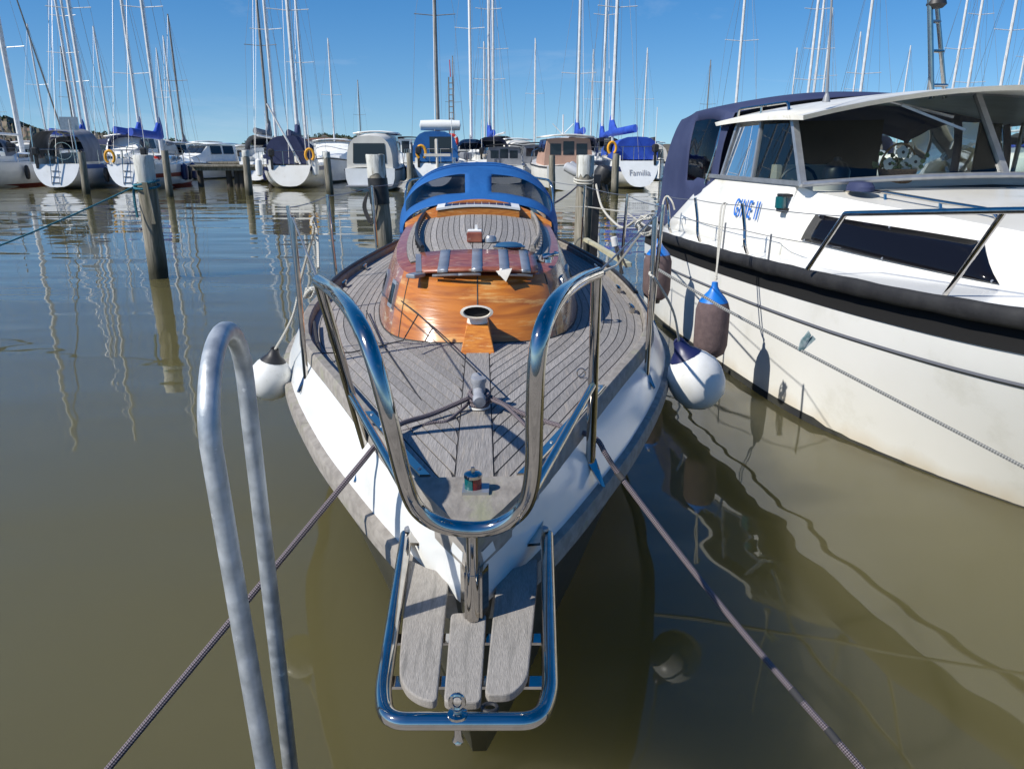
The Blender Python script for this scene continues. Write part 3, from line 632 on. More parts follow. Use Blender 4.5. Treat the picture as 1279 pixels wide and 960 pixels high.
# ================================================================ the white motor cruiser alongside
MH = V((.14, -.99, 0)).normalized(); MP = V((.99, .14, 0)).normalized(); M0 = V((3.246, 9.056, 0))
def Q(u, o, z): p = M0+MH*u+MP*o; return V((p.x, p.y, z))
SH = [(-.1, 1.72), (1, 1.82), (2.3, 1.85), (4, 1.85), (4.8, 1.79), (5.4, 1.69), (6.2, 1.42), (7.0, 1.0), (7.7, .52), (8.2, .03)]
WL = [(-.1, 1.68), (1, 1.80), (2.8, 1.83), (3.85, 1.79), (4.6, 1.60), (5.3, 1.34), (6.2, .90), (7.0, .48), (7.7, .12), (8.2, .01)]
def zs(u): return interp([(-.1, .97), (2.3, 1.0), (4, 1.05), (5.4, 1.10), (8.2, 1.24)], u)
mot = thing('motor_cruiser', Q(4, 0, 0), 'large white motor cruiser with navy canvas canopy and black rubbing band, alongside the sailing boat', 'motorboat')
US = [-.1+.2*i for i in range(0, 41)]+[8.2]
def mh(u, k, sg=-1):
    s, w_ = interp(SH, u), interp(WL, u); z = lerp(zs(u)-.2, 0, k); rake = -.9*k*max(0, (u-4.5)/3.7)**2
    q = k**1.25 if u > 4 else k; return Q(u+rake, sg*lerp(s-.01, w_, q)+0, z)
mb = MB()
for sg in (-1, 1): mb.grid([[mh(u, k/10, sg) for k in range(11)] for u in US])
mb.quad(mh(-.1, 0, -1), mh(-.1, 1, -1), mh(-.1, 1, 1), mh(-.1, 0, 1)); hull = obj('hull', mb, motorwhite, mot)
mb = MB()
for sg in (-1, 1): mb.grid([[mh(u, 1, sg)+V((0, 0, .055))+MP*sg*.004, mh(u, 1, sg)+V((0, 0, -.02))+MP*sg*.004, Q(u-.9*max(0, (u-4.5)/3.7)**2, sg*interp(WL, u)*.5, -.5)] for u in US]); 
obj('boot_top', mb, underw, mot)
for sg in (-1, 1):
    obj('black_band', MB().grid([[Q(u, sg*(interp(SH, u)+.004), zs(u)-.02), Q(u, sg*(interp(SH, u)-.02), zs(u)-.1), Q(u, sg*(interp(SH, u)-.006), zs(u)-.215)] for u in US]), void, mot)  # coloured blacker than rubber to carry the shade under the overhanging roll
    pts = [Q(u, sg*(interp(SH, u)+.034), zs(u)-.044+.0015*sin(u*9)) for u in [-.1+.1*i for i in range(83)]]
    obj('rubbing_roll', MB().tube(pts, [.030+.0010*sin(i*1.7)+.001*sin(i*.6) for i in range(83)], 12, flat=1.65, up=(0, 0, 1)), black_can, mot)
    obj('knuckle_strip', MB().grid([[mh(u, .18, sg)+MP*sg*.004, mh(u, .195, sg)+MP*sg*.014, mh(u, .21, sg)+MP*sg*.003] for u in US[:-2]]), M('knuckle_grey', (.10, .105, .12), rough=.5), mot)
mb = MB(); mb.grid([[Q(u, k*interp(SH, u)*.995, zs(u)-.02+.05*(1-k*k)) for k in [-1, -.75, -.5, -.25, 0, .25, .5, .75, 1]] for u in US]); obj('deck', mb, white, mot)
# house sides and fore-cabin trunk
TB = [(2.90, 1.58), (2.99, 1.535), (4, 1.46), (4.9, 1.34), (6, .95), (7, .42)]; TT = [(2.90, 1.50), (2.99, 1.385), (4.25, 1.08), (5, .92), (6, .58), (6.9, .22)]
TZ = [(2.90, 1.53), (2.99, 1.48), (4.25, 1.375), (5.5, 1.28), (6.9, 1.16)]
def trunk(u, k, sg=-1):
    f = k; bulge = .03*sin(pi*k); return Q(u, sg*(lerp(interp(TB, u), interp(TT, u), f)+bulge), lerp(zs(u)-.03, interp(TZ, u), f))
UT = [2.90+.02*i for i in range(20)]+[3.3+.1*i for i in range(37)]
mb = MB()
for sg in (-1, 1): mb.grid([[trunk(u, k/6, sg) for k in range(7)] for u in UT])
mb.grid([[V(trunk(u, 1, -1)).lerp(trunk(u, 1, 1), k/12)+V((0, 0, .045*(1-(k/6-1)**2))) for k in range(13)] for u in UT])
mb.quad(*[trunk(UT[-1], k/6, -1) for k in range(7)], *[trunk(UT[-1], k/6, 1) for k in range(6, -1, -1)]); tr = obj('fore_cabin', mb, offwhite, mot)
for sg in (-1, 1):
    mb = MB().grid([[Q(lerp(lerp(.25, 1.2, k/5), 2.91, i/8), sg*(lerp(1.60, 1.50, k/5)), lerp(zs(1.5)-.03, 1.53, k/5)) for k in range(6)] for i in range(9)])
    obj('house_side', mb, offwhite, mot, thick=.03)
for sg in (-1, 1): obj('window_sill', MB().bar(Q(1.15, sg*1.505, 1.545), Q(2.97, sg*1.505, 1.545), .05, .035), alu, mot, sm=False)
# windscreen and side glazing
def ws(k, h): o = -1.5+3*k; return Q(lerp(2.97+.20*(1-(o/1.5)**2), 2.60+.14*(1-(o/1.5)**2), h), o*lerp(1, .955, h), lerp(1.55+.07*(1-(o/1.5)**2), 2.035+.155*(1-(o/1.5)**2), h))
for k0, k1 in ((.006, .495), (.505, .994)):
    obj('windscreen_pane', MB().grid([[ws(lerp(k0, k1, i/6), h) for h in (0.01, .5, 1)] for i in range(7)]), pane, mot)
for k in (.0, .5, 1.0): obj('windscreen_post', MB().bar(ws(k, -.04)+MH*.01, ws(k, 1.02)+MH*.01, .05, .035, MH), alu, mot, sm=False)
obj('windscreen_sill', MB().tube([ws(k/16, -.02)+MH*.012 for k in range(17)], .022, 8), alu, mot)
def sw(u, h, sg): return Q(u, sg*lerp(1.503, 1.433, h), lerp(1.56, 2.02, h))
for sg in (-1, 1):
    for a, b, c_, d_ in ((1.5, 2.12, 2.05, 1.62), (2.16, 2.93, 2.60, 2.09)):
        obj('side_pane', MB().quad(sw(a, 0, sg), sw(b, 0, sg), sw(c_, 1, sg), sw(d_, 1, sg)), pane, mot, sm=False)
    for a, b in ((2.14, 2.07), (1.48, 1.60)): obj('window_post', MB().bar(sw(a, -.05, sg), sw(b, 1.02, sg), .03, .03, MP), alu, mot, sm=False)
    obj('grab_bar', MB().tube(fillet([sw(1.18, -.2, sg)+MP*sg*.02, sw(1.30, .5, sg)+MP*sg*.03, sw(1.28, .95, sg)+MP*sg*.02], .1), .016, 8), chrome, mot)
# roof
mb = MB(); top, bot = [], []
for i in range(13):
    row, r2 = [], []; k = i/12
    for j in range(17):
        o = -1.53+3.06*j/16; q = (o/1.53)**2; uf = 3.36-.42*q; ua = 1.28
        u = lerp(ua, uf, k); z = 2.07+.175*(1-q)-.02*(k-.5)**2*4-.02*q*q
        row.append(Q(u, o, z)); r2.append(Q(lerp(ua, uf-.02, k), o*.99, z-.032))
    top.append(row); bot.append(r2)
mb.grid(top); mb.grid(bot)
for a, b in ((top[0], bot[0]), (top[-1], bot[-1]), ([r[0] for r in top], [r[0] for r in bot]), ([r[-1] for r in top], [r[-1] for r in bot])): mb.grid([a, b])
rf = obj('roof', mb, M('roof_gelcoat', (.74, .73, .66), (.62, .60, .52), 4, rough=.35, c3=(.40, .36, .28), s3=6, lo3=.6, hi3=.75), mot); weld(rf)
obj('roof_rail', MB().tube(fillet([Q(1.45, -1.38, 2.07), Q(1.47, -1.38, 2.14), Q(2.35, -1.36, 2.155), Q(2.38, -1.36, 2.09)], .04), .012, 8).tube([Q(1.9, -1.37, 2.08), Q(1.9, -1.37, 2.15)], .01, 8), chrome, mot)
wa = D(1033, 122, 5.9); obj('whip_antenna', MB().tube([wa, wa.lerp(D(1042, -40, 5.9), .2), D(1043, -70, 5.9)], [.013, .010, .006], 8).lathe([(.03, -.03), (.022, .005), (.012, .03)], wa, 10), M('antenna_grey', (.25, .26, .27), rough=.4), mot)
la, lb, lt1, lt2 = D(1166, 110, 6.6), D(1183, 110, 6.7), D(1161, -60, 6.6), D(1165, -60, 6.65)
mb = MB(); mb.tube([la-V((0, 0, .08)), lt1], .022, 10); mb.tube([lb-V((0, 0, .08)), lt2], .018, 10)
for k in (.28, .5, .02): mb.tube([la.lerp(lt1, k), lb.lerp(lt2, k)], .014, 8)
mst = obj('radar_mast', mb, chrome, mot)
obj('lamp_bracket', MB().lathe([(0, -.03), (.05, -.025), (.075, .0), (.06, .05), (0, .08)], D(1170, 6, 6.6), 12), rubber, mst)
# canopy
CR = [(1.42, 1.46, 2.12, 2.27), (1.1, 1.50, 2.15, 2.32), (.6, 1.52, 2.16, 2.33), (.15, 1.50, 2.09, 2.27), (-.08, 1.48, 1.98, 2.18), (-.16, 1.47, 1.88, 2.06)]
def can(a, b):          # a -1..1 across, b 0..1 aft
    k = b*(len(CR)-1); i = min(int(k), len(CR)-2); f = k-i; f = f*f*(3-2*f)*.4+f*.6
    u, w_, zsd, zc = [lerp(p, q, f) for p, q in zip(CR[i], CR[i+1])]; x = abs(a); sg = 1 if a >= 0 else -1
    if x < .6: o = w_*.96*x/.6; z = zc-(zc-zsd)*(x/.6)**2.2
    else: h = (x-.6)/.4; o = lerp(w_*.96, 1.58, h)+.05*sin(pi*min(h*1.5, 1))*(1-h); z = lerp(zsd, .99+.06*(b < .3), h)
    return Q(u+.01*sin(a*9+b*5), sg*o, z+.01*sin(b*14+a*3))
fab = MB(); pn = {}
NA, NB = 60, 30
gv = [[can(i/NA*2-1, j/NB) for j in range(NB+1)] for i in range(NA+1)]
for i in range(NA):
    for j in range(NB):
        a, b = (i+.5)/NA*2-1, (j+.5)/NB; q = (gv[i][j], gv[i+1][j], gv[i+1][j+1], gv[i][j+1])
        if (.64 < abs(a) < .84 and .10 < b < .36) or (.62 < a < .92 and .08 < b < .92 and int(b*30) not in (11, 12)): pn.setdefault(a > 0, MB()).quad(*q)
        else: fab.quad(*q)
cano = obj('canopy', fab, navy, mot, thick=.006, wd=True)
for p in pn.values(): obj('canopy_window', p, clearv, cano, wd=True)
obj('aft_curtain', MB().grid([[can(-1+2*i/40, 1), V((can(-1+2*i/40, 1).x, can(-1+2*i/40, 1).y+.05, .95))] for i in range(8)]+[[can(-1+2*i/40, 1), V((can(-1+2*i/40, 1).x, can(-1+2*i/40, 1).y+.05, .95))] for i in range(8, 16)]), navy, mot)
# interior
obj('dashboard', MB().prism([Q(2.35, -1.40, 1.46), Q(2.9, -1.40, 1.46), Q(3.08, 0, 1.505), Q(2.9, 1.40, 1.46), Q(2.35, 1.40, 1.46)], (0, 0, .03)), interior, mot, sm=False)
obj('bulkhead', MB().prism([Q(1.36, -1.42, .95), Q(1.36, .12, .95), Q(1.36, .12, 2.06), Q(1.36, -1.38, 2.03)], MH*.03), interior, mot, sm=False)
obj('bulkhead', MB().prism([Q(1.36, 1.15, .95), Q(1.36, 1.42, .95), Q(1.36, 1.38, 2.03), Q(1.36, 1.15, 2.04)], MH*.03), interior, mot, sm=False)
obj('cabin_sole', MB().prism([Q(-.05, -1.5, .7), Q(2.95, -1.5, .7), Q(2.95, 1.5, .7), Q(-.05, 1.5, .7)], (0, 0, .03)), interior, mot, sm=False)
obj('seat_back', MB().prism([Q(1.8, -1.2, 1.1), Q(2.0, -1.2, 1.1), Q(1.95, -1.2, 1.66), Q(1.85, -1.2, 1.66)], MP*.5), beige_in, mot, sm=False)
obj('steering_wheel', MB().tube([Q(2.25+.02*sin(a), -1.15+.17*cos(a), 1.5+.15*sin(a)) for a in [2*pi*i/16 for i in range(16)]], .014, 6, closed=True), rubber, mot)
# windscreen wiper
obj('wiper', MB().tube([ws(.24, 1.0)+MH*.03, ws(.40, .72)+MH*.05], .011, 6).bar(ws(.27, .92)+MH*.055, ws(.42, .55)+MH*.05, .018, .018), alu, mot)
# cabin trunk windows, found on the trunk side
def onsurf(px, py, fn, u0, u1, k0=0, k1=1):
    best = None
    for it in range(4):
        du, dk = (u1-u0)/24, (k1-k0)/24; best = None
        for i in range(25):
            for j in range(25):
                u, k = u0+du*i, k0+dk*j; p = fn(u, k)-V((0, 0, CH)); v_ = p.y*SP*-1
                zc = p.y*CP-p.z*SP; yc = p.y*SP+p.z*CP; e = (640+F*p.x/zc-px)**2+(480-F*yc/zc-py)**2
                if best is None or e < best[0]: best = (e, u, k)
        e, u, k = best; u0, u1, k0, k1 = u-du, u+du, k-dk, k+dk
    return u, k
for sg in (-1, 1):
    cs = [onsurf(x, y, trunk, 2.9, 6) for x, y in ((1022, 269), (1232, 305), (1251, 356), (1003, 301))]
    rows = []
    for i in range(13):
        f = i/12; a = (lerp(cs[0][0], cs[1][0], f), lerp(cs[0][1], cs[1][1], f)); b = (lerp(cs[3][0], cs[2][0], f), lerp(cs[3][1], cs[2][1], f))
        rows.append([trunk(lerp(a[0], b[0], g/4), lerp(a[1], b[1], g/4), sg)+MP*sg*.014+V((0, 0, .008)) for g in range(5)])
    tw = obj('trunk_window', MB().grid(rows), darkpane, mot, thick=.008)
    mb = MB()
    for r, g in ((rows[0], 0), (rows[0], 4), (rows[12], 0), (rows[12], 4), (rows[6], 0), (rows[6], 4)):
        mb.lathe([(.010, 0), (.008, .006), (0, .008)], r[g].lerp(rows[6][2], .05), 8, axis=MP*sg+V((0, 0, .6)))
    obj('screw', mb, alu, tw)
    f0 = [trunk(u, k, sg)+MP*sg*.010+V((0, 0, .007)) for u, k in ((5.05, .72), (5.75, .72), (5.8, .35), (5.1, .3))]
    obj('trunk_window', MB().quad(*f0), darkpane, mot, sm=False, thick=.008)
# boat name in blue letters on the house side
cu = bpy.data.curves.new('name_text', 'FONT'); cu.body = 'GINE II'; cu.size = .20; cu.extrude = .002; cu.align_x = 'CENTER'; cu.offset = .001; cu.space_character = 1.22
to = bpy.data.objects.new('tmp', cu); COL.objects.link(to); dg = bpy.context.evaluated_depsgraph_get(); me = bpy.data.meshes.new_from_object(to.evaluated_get(dg)); bpy.data.objects.remove(to)
mb = MB(); cN = Q(2.22, -1.565, 1.235)
for v_ in me.vertices: mb.v.append(cN+MH*v_.co.x*.66+V((0, 0, v_.co.y*1.05))-MP*(v_.co.z+.022)+MP*(v_.co.y*.19)+MH*v_.co.y*.0)
mb.f = [tuple(p.vertices) for p in me.polygons]; obj('lettering', mb, blueprint, mot, sm=False)
# green side light in a black box
c = Q(2.86, -1.565, 1.40); mb = MB(); mb.box(c+V((0, 0, .055)), (.085, .10, .022), rz=.14, bev=.004); mb.box(c-V((0, 0, .055)), (.075, .09, .03), rz=.14, taper=1.1); sl = obj('side_light', mb, rubber, mot, sm=False)
obj('lens', MB().lathe([(.042, -.04), (.042, .045)], c-MP*.03, 12), green_lens, sl); obj('back_plate', MB().box(c+MP*.035, (.012, .09, .10), rz=.14), plastic_w, sl, sm=False)
# grab rail and horn on the fore cabin
gr = [D(1047, 245, 5.95), D(1062, 236, 5.85), D(1105, 240, 5.55), D(1175, 252, 5.1), D(1238, 262, 4.75), D(1249, 276, 4.68)]
mb = MB(); mb.tube(fillet(gr, .06), .0125, 10)
for px, py, pz, y in ((1106, 241, 254, 5.55), (1175, 252, 265, 5.1)): mb.tube([D(px, py, y), D(px, pz, y-.02)], .011, 8)
obj('grab_rail', mb, chrome, mot)
hc = ws(.11, 0)+MH*.16-V((0, 0, .075)); mb = MB(); mb.lathe([(.14, 0), (.14, .03), (.11, .06), (0, .07)], hc, 16, sx=.62); obj('vent_cover', mb, navy, mot)
# bow rail
P1, P2 = D(1056, 267, 4.62), D(1256, 263, 3.55)
rl = [P1+V((-.0, .02, -.02)), P1, P2, D(1400, 262, 3.0), Q(7.3, -1.0, 1.68), Q(8.1, -.25, 1.74), Q(8.1, .25, 1.74), Q(7.3, 1.0, 1.68), Q(5.6, 1.5, 1.6), Q(4.2, 1.7, 1.5)]
br = obj('bow_rail', MB().tube(fillet(rl, .12), .0165, 12), chrome, mot)
def dk(px, py): return D(px, py, onS(px, py))
for t_, (px, py), y in ((P1, (1009, 336), 4.82), (P2, (1181, 368), 3.92)): obj('rail_leg', MB().tube([t_, D(px, py, y)], .0145, 10), chrome, br)
for u, o in ((7.0, -.85), (8.0, 0), (7.0, .85), (5.4, 1.45), (4.2, 1.68)): obj('rail_leg', MB().tube([Q(u+.25, o*1.1, 1.66 if u > 6 else 1.52), Q(u, o, zs(u))], .0145, 8), chrome, br)
# side stanchions and wires
tops2 = []
for px, y, pt in ((836, 8.0, 243), (872, 7.0, 247), (931, 6.0, 254)):
    f = D(px+3, 281+(px-792)*.262, y); t_ = D(px-3, pt, y+.05); o = obj('stanchion', MB().tube(smooth([f, f+V((-.03, -.01, .08)), t_.lerp(f, .45), t_], 4), .014, 8), chrome, mot); tops2.append(t_)
mb = MB()
for a, b in zip(tops2, tops2[1:]+[P1]): mb.tube(sag(a-V((0, 0, .015)), b-V((0, 0, .015)), .01, 6), .0035, 6); mb.tube(sag(a-V((0, 0, .2)), b-V((0, 0, .2)), .01, 6), .003, 6)
obj('lifeline', mb, wire, mot)
for x, y, Y in ((903, 300, 6.45), (960, 314, 5.55)): obj('small_post', MB().tube([D(x, y+12, Y), D(x+4, y-22, Y+.02)], .008, 6), wire, mot)
# potted flowers and the dark round fender kept behind the windscreen
c = Q(2.86, -.66, 1.535); bk = thing('flower_basket', c, 'wicker basket of white pansies behind the motor cruiser windscreen', 'flower basket')
wick = M('wicker', (.22, .11, .05), (.38, .22, .11), 60, (1, 1, 3), .8, bump=.8, bscale=70)
obj('basket', MB().lathe([(.115, 0), (.135, .06), (.15, .11), (.14, .112), (.12, .07)], c, 20, sy=.7), wick, bk)
obj('handle', MB().tube([c+V((.145*cos(a), 0, .1+.20*sin(a))) for a in [pi*i/12 for i in range(13)]], .008, 6), wick, bk)
rr = random.Random(3); lf = MB()
for i in range(120):
    p = c+V((rr.gauss(0, .075), rr.gauss(0, .05), .10+abs(rr.gauss(0, .055)))); d = V((rr.uniform(-1, 1), rr.uniform(-1, 1), rr.uniform(-.2, 1))).normalized()*.04; e = d.cross(V((rr.random(), 1, .3))).normalized()*.014
    lf.quad(p-e, p+d*.5-e*1.3, p+d, p+d*.5+e*1.3, p+e)
obj('leaves', lf, M('pansy_leaf', (.04, .12, .045), (.08, .2, .08), 30, rough=.6), bk, sm=False, kind='stuff')
for i, (x, z) in enumerate(((-.02, .235), (-.105, .15), (.03, .145), (.10, .165), (.125, .14), (-.05, .12))):
    q = c+V((x, -.075+.01*i, z)); mb = MB()
    for k in range(5):
        a = 2*pi*k/5+.3; mb.lathe([(.026, 0), (.024, .004), (0, .006)], q+V((.024*cos(a), -.002*k, .024*sin(a))), 8, axis=(0, -1, .2))
    fl = obj('flower', mb, M('white_petal', (.78, .78, .72), rough=.6) if i == 0 else bpy.data.materials['white_petal'], bk); obj('flower_eye', MB().lathe([(.013, 0), (0, .004)], q+V((0, -.016, 0)), 8, axis=(0, -1, .2)), rubber, fl)
c = Q(2.74, -1.10, 1.49+.11); bf = obj('ball_fender', MB().lathe([(0, -.11), (.06, -.095), (.105, -.04), (.105, .03), (.07, .085), (.03, .105), (.025, .13), (0, .135)], c, 18), M('dark_rubber_ball', (.02, .022, .026), rough=.4))
tag(bf, 'dark round fender stowed behind the left of the motor cruiser windscreen', 'fender')
# ================================================================ dock, ladder, fenders, lines, piles
dockz = .52
dk_ = thing('dock', (0, -.5, dockz), 'grey timber dock the photograph is taken from', 'dock')
for i in range(18):
    y = 1.12-.145*i; obj('plank', MB().box((0, y-.07, dockz-.02), (16, .138, .04)), concrete, dk_, sm=False)
obj('edge_beam', MB().box((0, 1.11, dockz-.16), (16, .06, .22)), concrete, dk_, sm=False)
for x in (-6, -2, 2, 6): obj('post', MB().lathe([(.13, -1.5), (.12, dockz-.05)], (x, .6, 0), 12), pilewood, dk_)
# ladder hairpin
n0, n1, f0, f1 = V((-.475, 1.205, .42)), V((-.512, 1.205, 1.318)), V((-.575, 1.57, 1.318)), V((-.563, 1.57, -.35))
arc = [V((lerp(n1.x, f1.x-.012, (1-cos(a))/2), lerp(1.205, 1.57, (1-cos(a))/2), 1.318+.15*sin(a))) for a in [pi*i/18 for i in range(19)]]
lad = thing('dock_ladder', (-.5, 1.2, .42), 'galvanised steel tube handrail of the dock ladder, lower left', 'ladder handrail')
obj('handrail', MB().tube([n0, n0.lerp(n1, .5)]+arc+[f0.lerp(f1, .3), f1], .0188, 20), galv, lad)
obj('mounting_plate', MB().box((-.475, 1.165, .43), (.12, .05, .16), bev=.006), galv, lad, sm=False)
# ---- fenders hung from the sailing boat
def ball(name, c, r, h, tilt, capm, label, rope_to):
    ax = V(tilt).normalized(); c = V(c); t = thing(name, c, label, 'fender')
    pr = [(0, -h*.5), (r*.35, -h*.485), (r*.75, -h*.37), (r*.96, -h*.18), (r, 0), (r*.93, h*.17), (r*.72, h*.32), (r*.45, h*.43), (r*.33, h*.47)]
    obj('body', MB().lathe(pr, c, 24, axis=ax), fen_w, t)
    obj('cap', MB().lathe([(r*.60, h*.375), (r*.46, h*.445), (r*.32, h*.50), (r*.22, h*.60), (r*.20, h*.64), (0, h*.65)], c+ax*.002, 16, axis=ax), capm, t)
    e = c+ax*h*.62; obj('eye', MB().tube([e+V((cos(a)*r*.16, 0, sin(a)*r*.16)) for a in [2*pi*i/10 for i in range(10)]], r*.05, 6, closed=True), capm, t)
    return t, e
t, eL = ball('round_fender', D(339, 471, 3.40), .098, .215, (.22, 0, 1), rubber, 'white ball fender with black cap hanging off the left side of the sailing boat', None)
t, eR = ball('round_fender', D(869, 472, 3.42), .131, .30, (-.5, .1, 1), fen_bl, 'white ball fender with navy cap between the two boats', None)
def line(name, mats, pts, r, label, cat='rope', n=8, group=None):
    o = obj(name, MB().tube(pts, r, n), mats); return tag(o, label, cat, group)
tl = tops[(1.72, -1)]; tr_ = tops[(1.72, 1)]
tl2, tr2 = tops[(2.95, -1)], tops[(2.95, 1)]
line('fender_rope', rope_w, smooth([eL, D(366, 395, 3.30), D(377, 345, 3.25), D(392, 290, tl.y), D(389, 279, tl.y), D(393, 272, tl.y+.03), D(397, 300, tl.y), D(398, 335, tl.y-.1)], 6), .0055, 'white rope from the black-capped ball fender up to the left lifeline')
line('fender_rope', rope_w, smooth([eR, eR.lerp(wf(1.72, 1)+V((.02, 0, .42)), .5)+V((.02, 0, 0)), wf(1.72, 1)+V((.02, -.01, .40)), wf(1.72, 1)+V((-.012, -.016, .43)), wf(1.72, 1)+V((.0, .016, .44))], 6), .0055, 'white rope holding the navy-capped ball fender to the stanchion')
kn = MB()
for i in range(3): kn.tube(smooth([D(388, 366, 3.2)+V((.025*cos(a+i), .02*sin(a), .02*sin(a*1.5+i))) for a in [2*pi*k/10 for k in range(10)]], 3, True), .0065, 6, closed=True)
kt = obj('rope_knot', kn, rope_w); tag(kt, 'white rope knot tied round the left front stanchion', 'rope')
# ---- brown fenders hung from the motor cruiser
def sausage(c, r, h, label):
    c = V(c); t = thing('long_fender', c, label, 'fender')
    obj('cover', MB().lathe([(0, -h/2), (r*.5, -h/2+.008), (r*.86, -h/2+.04), (r, -h/2+.10), (r*1.01, 0), (r, h/2-.08), (r*.86, h/2-.025), (r*.7, h/2)], c, 22), fen_br, t)
    obj('tip', MB().lathe([(r*.86, h/2-.022), (r*.66, h/2+.012), (r*.36, h/2+.05), (r*.2, h/2+.085), (r*.17, h/2+.115), (0, h/2+.12)], c, 16), fen_bt, t)
    obj('lower_tip', MB().lathe([(0, -h/2-.03), (r*.3, -h/2-.025), (r*.35, -h/2+.006)], c, 12), rubber, t); return c+V((0, 0, h/2+.115))
e1 = sausage(D(889, 410, 5.28), .118, .43, 'dark brown fender with blue tip hanging on the white hull, nearer the camera')
e2 = sausage(D(821, 345, 6.9), .125, .44, 'dark brown fender with blue tip near the motor cruiser stern, half hidden by stanchions')
line('fender_line', rope_w, smooth([e1, D(898, 318, 5.4), D(905, 262, 5.6), D(908, 255, 5.75), D(901, 262, 5.6), D(896, 335, 5.4), e1+V((.01, 0, .02))], 6), .0065, 'white line holding up the nearer brown fender')
line('fender_line', rope_w, smooth([e2, D(826, 275, 7.2), D(829, 252, 7.9), D(834, 245, 7.95), D(840, 252, 7.9), D(843, 262, 7.9), e2+V((.35, .2, .5))][:6], 6), .009, 'white line looped over the motor cruiser aft stanchion above the far brown fender')
# ---- mooring lines
bitt = G(599, 508, .985)+V((0, 0, .035))
fl_ = D(460, 562, 2.16); le = D(137, 958, 1.36); ld = (le-D(452, 577, 2.08))
Lp = [bitt+V((-.03, -.01, 0)), D(540, 517, 2.26), D(497, 531, 2.13), D(470, 556, 2.0), D(450, 580, 1.91)]+[D(450, 580, 1.91).lerp(le, k) for k in (.25, .5, .75, 1)]+[le+ld*.22]
mlL = thing('mooring_line', le+ld*.22, 'dark braided mooring line running from the bow bitt to the lower left corner', 'rope', 'bow mooring lines')
obj('rope', MB().tube(smooth(Lp, 8), .0080, 12), rope_dk, mlL)
re_ = D(1075, 958, 1.42); Rp0 = D(775, 594, 2.06); rd = re_-Rp0
Rp = [bitt+V((.03, .01, 0)), D(650, 515, 2.3), D(700, 532, 2.2), D(742, 546, 2.1), D(757, 567, 2.07), Rp0]+[Rp0.lerp(re_, k)-V((0, 0, .02*sin(pi*k))) for k in (.25, .5, .75, 1)]+[re_+rd*.24]
mlR = thing('mooring_line', re_+rd*.24, 'dark braided mooring line running from the bow bitt to the lower right', 'rope', 'bow mooring lines')
RS = smooth(Rp, 8); obj('rope', MB().tube(RS, .0080, 12), rope_dk, mlR)
for px, py in ((776, 595), (988, 862), (1034, 914)):
    best = min(RS, key=lambda p: abs((p.y*SP+(p.z-CH)*CP)/(p.y*CP-(p.z-CH)*SP)*F-(480-py)))
    obj('whipping', MB().tube([best-rd.normalized()*.018, best+rd.normalized()*.018], .0100, 12), cord, mlR)
# second turn of rope on the bitt and the dark tails on deck
cb = G(599, 508, .985)
mb = MB()
for k in range(3): mb.tube([cb+V((.030*cos(a), .030*sin(a), .018+.014*k+.006*sin(a))) for a in [2*pi*i/18 for i in range(18)]], .0085, 8, closed=True)
obj('turns', mb, rope_dk, mlL)
line('deck_line', rope_dk, smooth([cb+V((.03, -.01, .03)), D(630, 506, 2.30), D(648, 522, 2.22), D(668, 542, 2.16), G(690, 560, .97)], 6), .006, 'short dark rope tail lying right of the bow bitt')
line('deck_line', rope_dk, smooth([cb+V((-.03, -.01, .02)), G(560, 525, .985), G(540, 528, .985), G(500, 540, .975)], 6), .0055, 'second dark rope tail lying left of the bow bitt')
line('cord_and_shadow_line', cord, [D(490, 362, 3.95), D(503, 377, 3.62), D(523, 392, 3.40), D(596, 464, 2.42)], .0032, 'thin dark cord from the cabin portlight to the bow bitt', 'cord', 6)
line('cord_and_shadow_line', cord, [D(523, 392, 3.40), D(504, 425, 3.345), G(440, 440, .945), G(402, 441, .975), D(390, 458, 3.15)], .0032, 'thin dark cord running across the left side deck to the stanchion foot', 'cord', 6)
line('cord_and_shadow_line', cord, [G(458, 388, .935), G(478, 430, .95), G(530, 505, .97), G(575, 563, .985)], .0032, 'thin dark strip drawn as the lifeline shadow across the left foredeck planks', 'cord', 6)  # dark strip standing in for the shadow of the lifeline wire
line('rail_shadow', cord, smooth([G(393, 402, .94), G(398, 432, .945), G(412, 462, .95), G(432, 482, .955), G(450, 505, .96)], 5), .0075, 'dark strip drawn as the rail shadow along the left edge of the deck', 'rope', 6)  # dark strip laid in as the raised toe rail's shadow on the deck
# spring line to the right with a rag knotted on it
s0, s1 = wf(2.95, 1)+V((.02, 0, .30)), D(1000, 437, 3.75); s2 = D(1279, 583, 3.0)
line('spring_line', rope_g, [s0, s0.lerp(s1, .5)-V((0, 0, .01)), s1, s1.lerp(s2, .5), s2, s2+(s2-s1)*2.2], .0085, 'grey spring line stretched across the white hull to the right edge')
rg = MB()
for dx, dz in ((.03, .10), (.055, .075), (.012, .07)):
    rg.prism([s1+V((-.012, -.01, 0)), s1+V((.012, -.012, 0)), s1+V((dx+.012, -.015, dz*.8)), s1+V((dx, -.01, dz)), s1+V((dx-.014, -.008, dz*.75))], (0, .012, .002))
ro_ = obj('knotted_rag', rg, M('teal_rag', (.10, .17, .18), (.35, .4, .4), 40, rough=.9), sm=False); tag(ro_, 'small teal rag knotted on the grey spring line', 'rag')
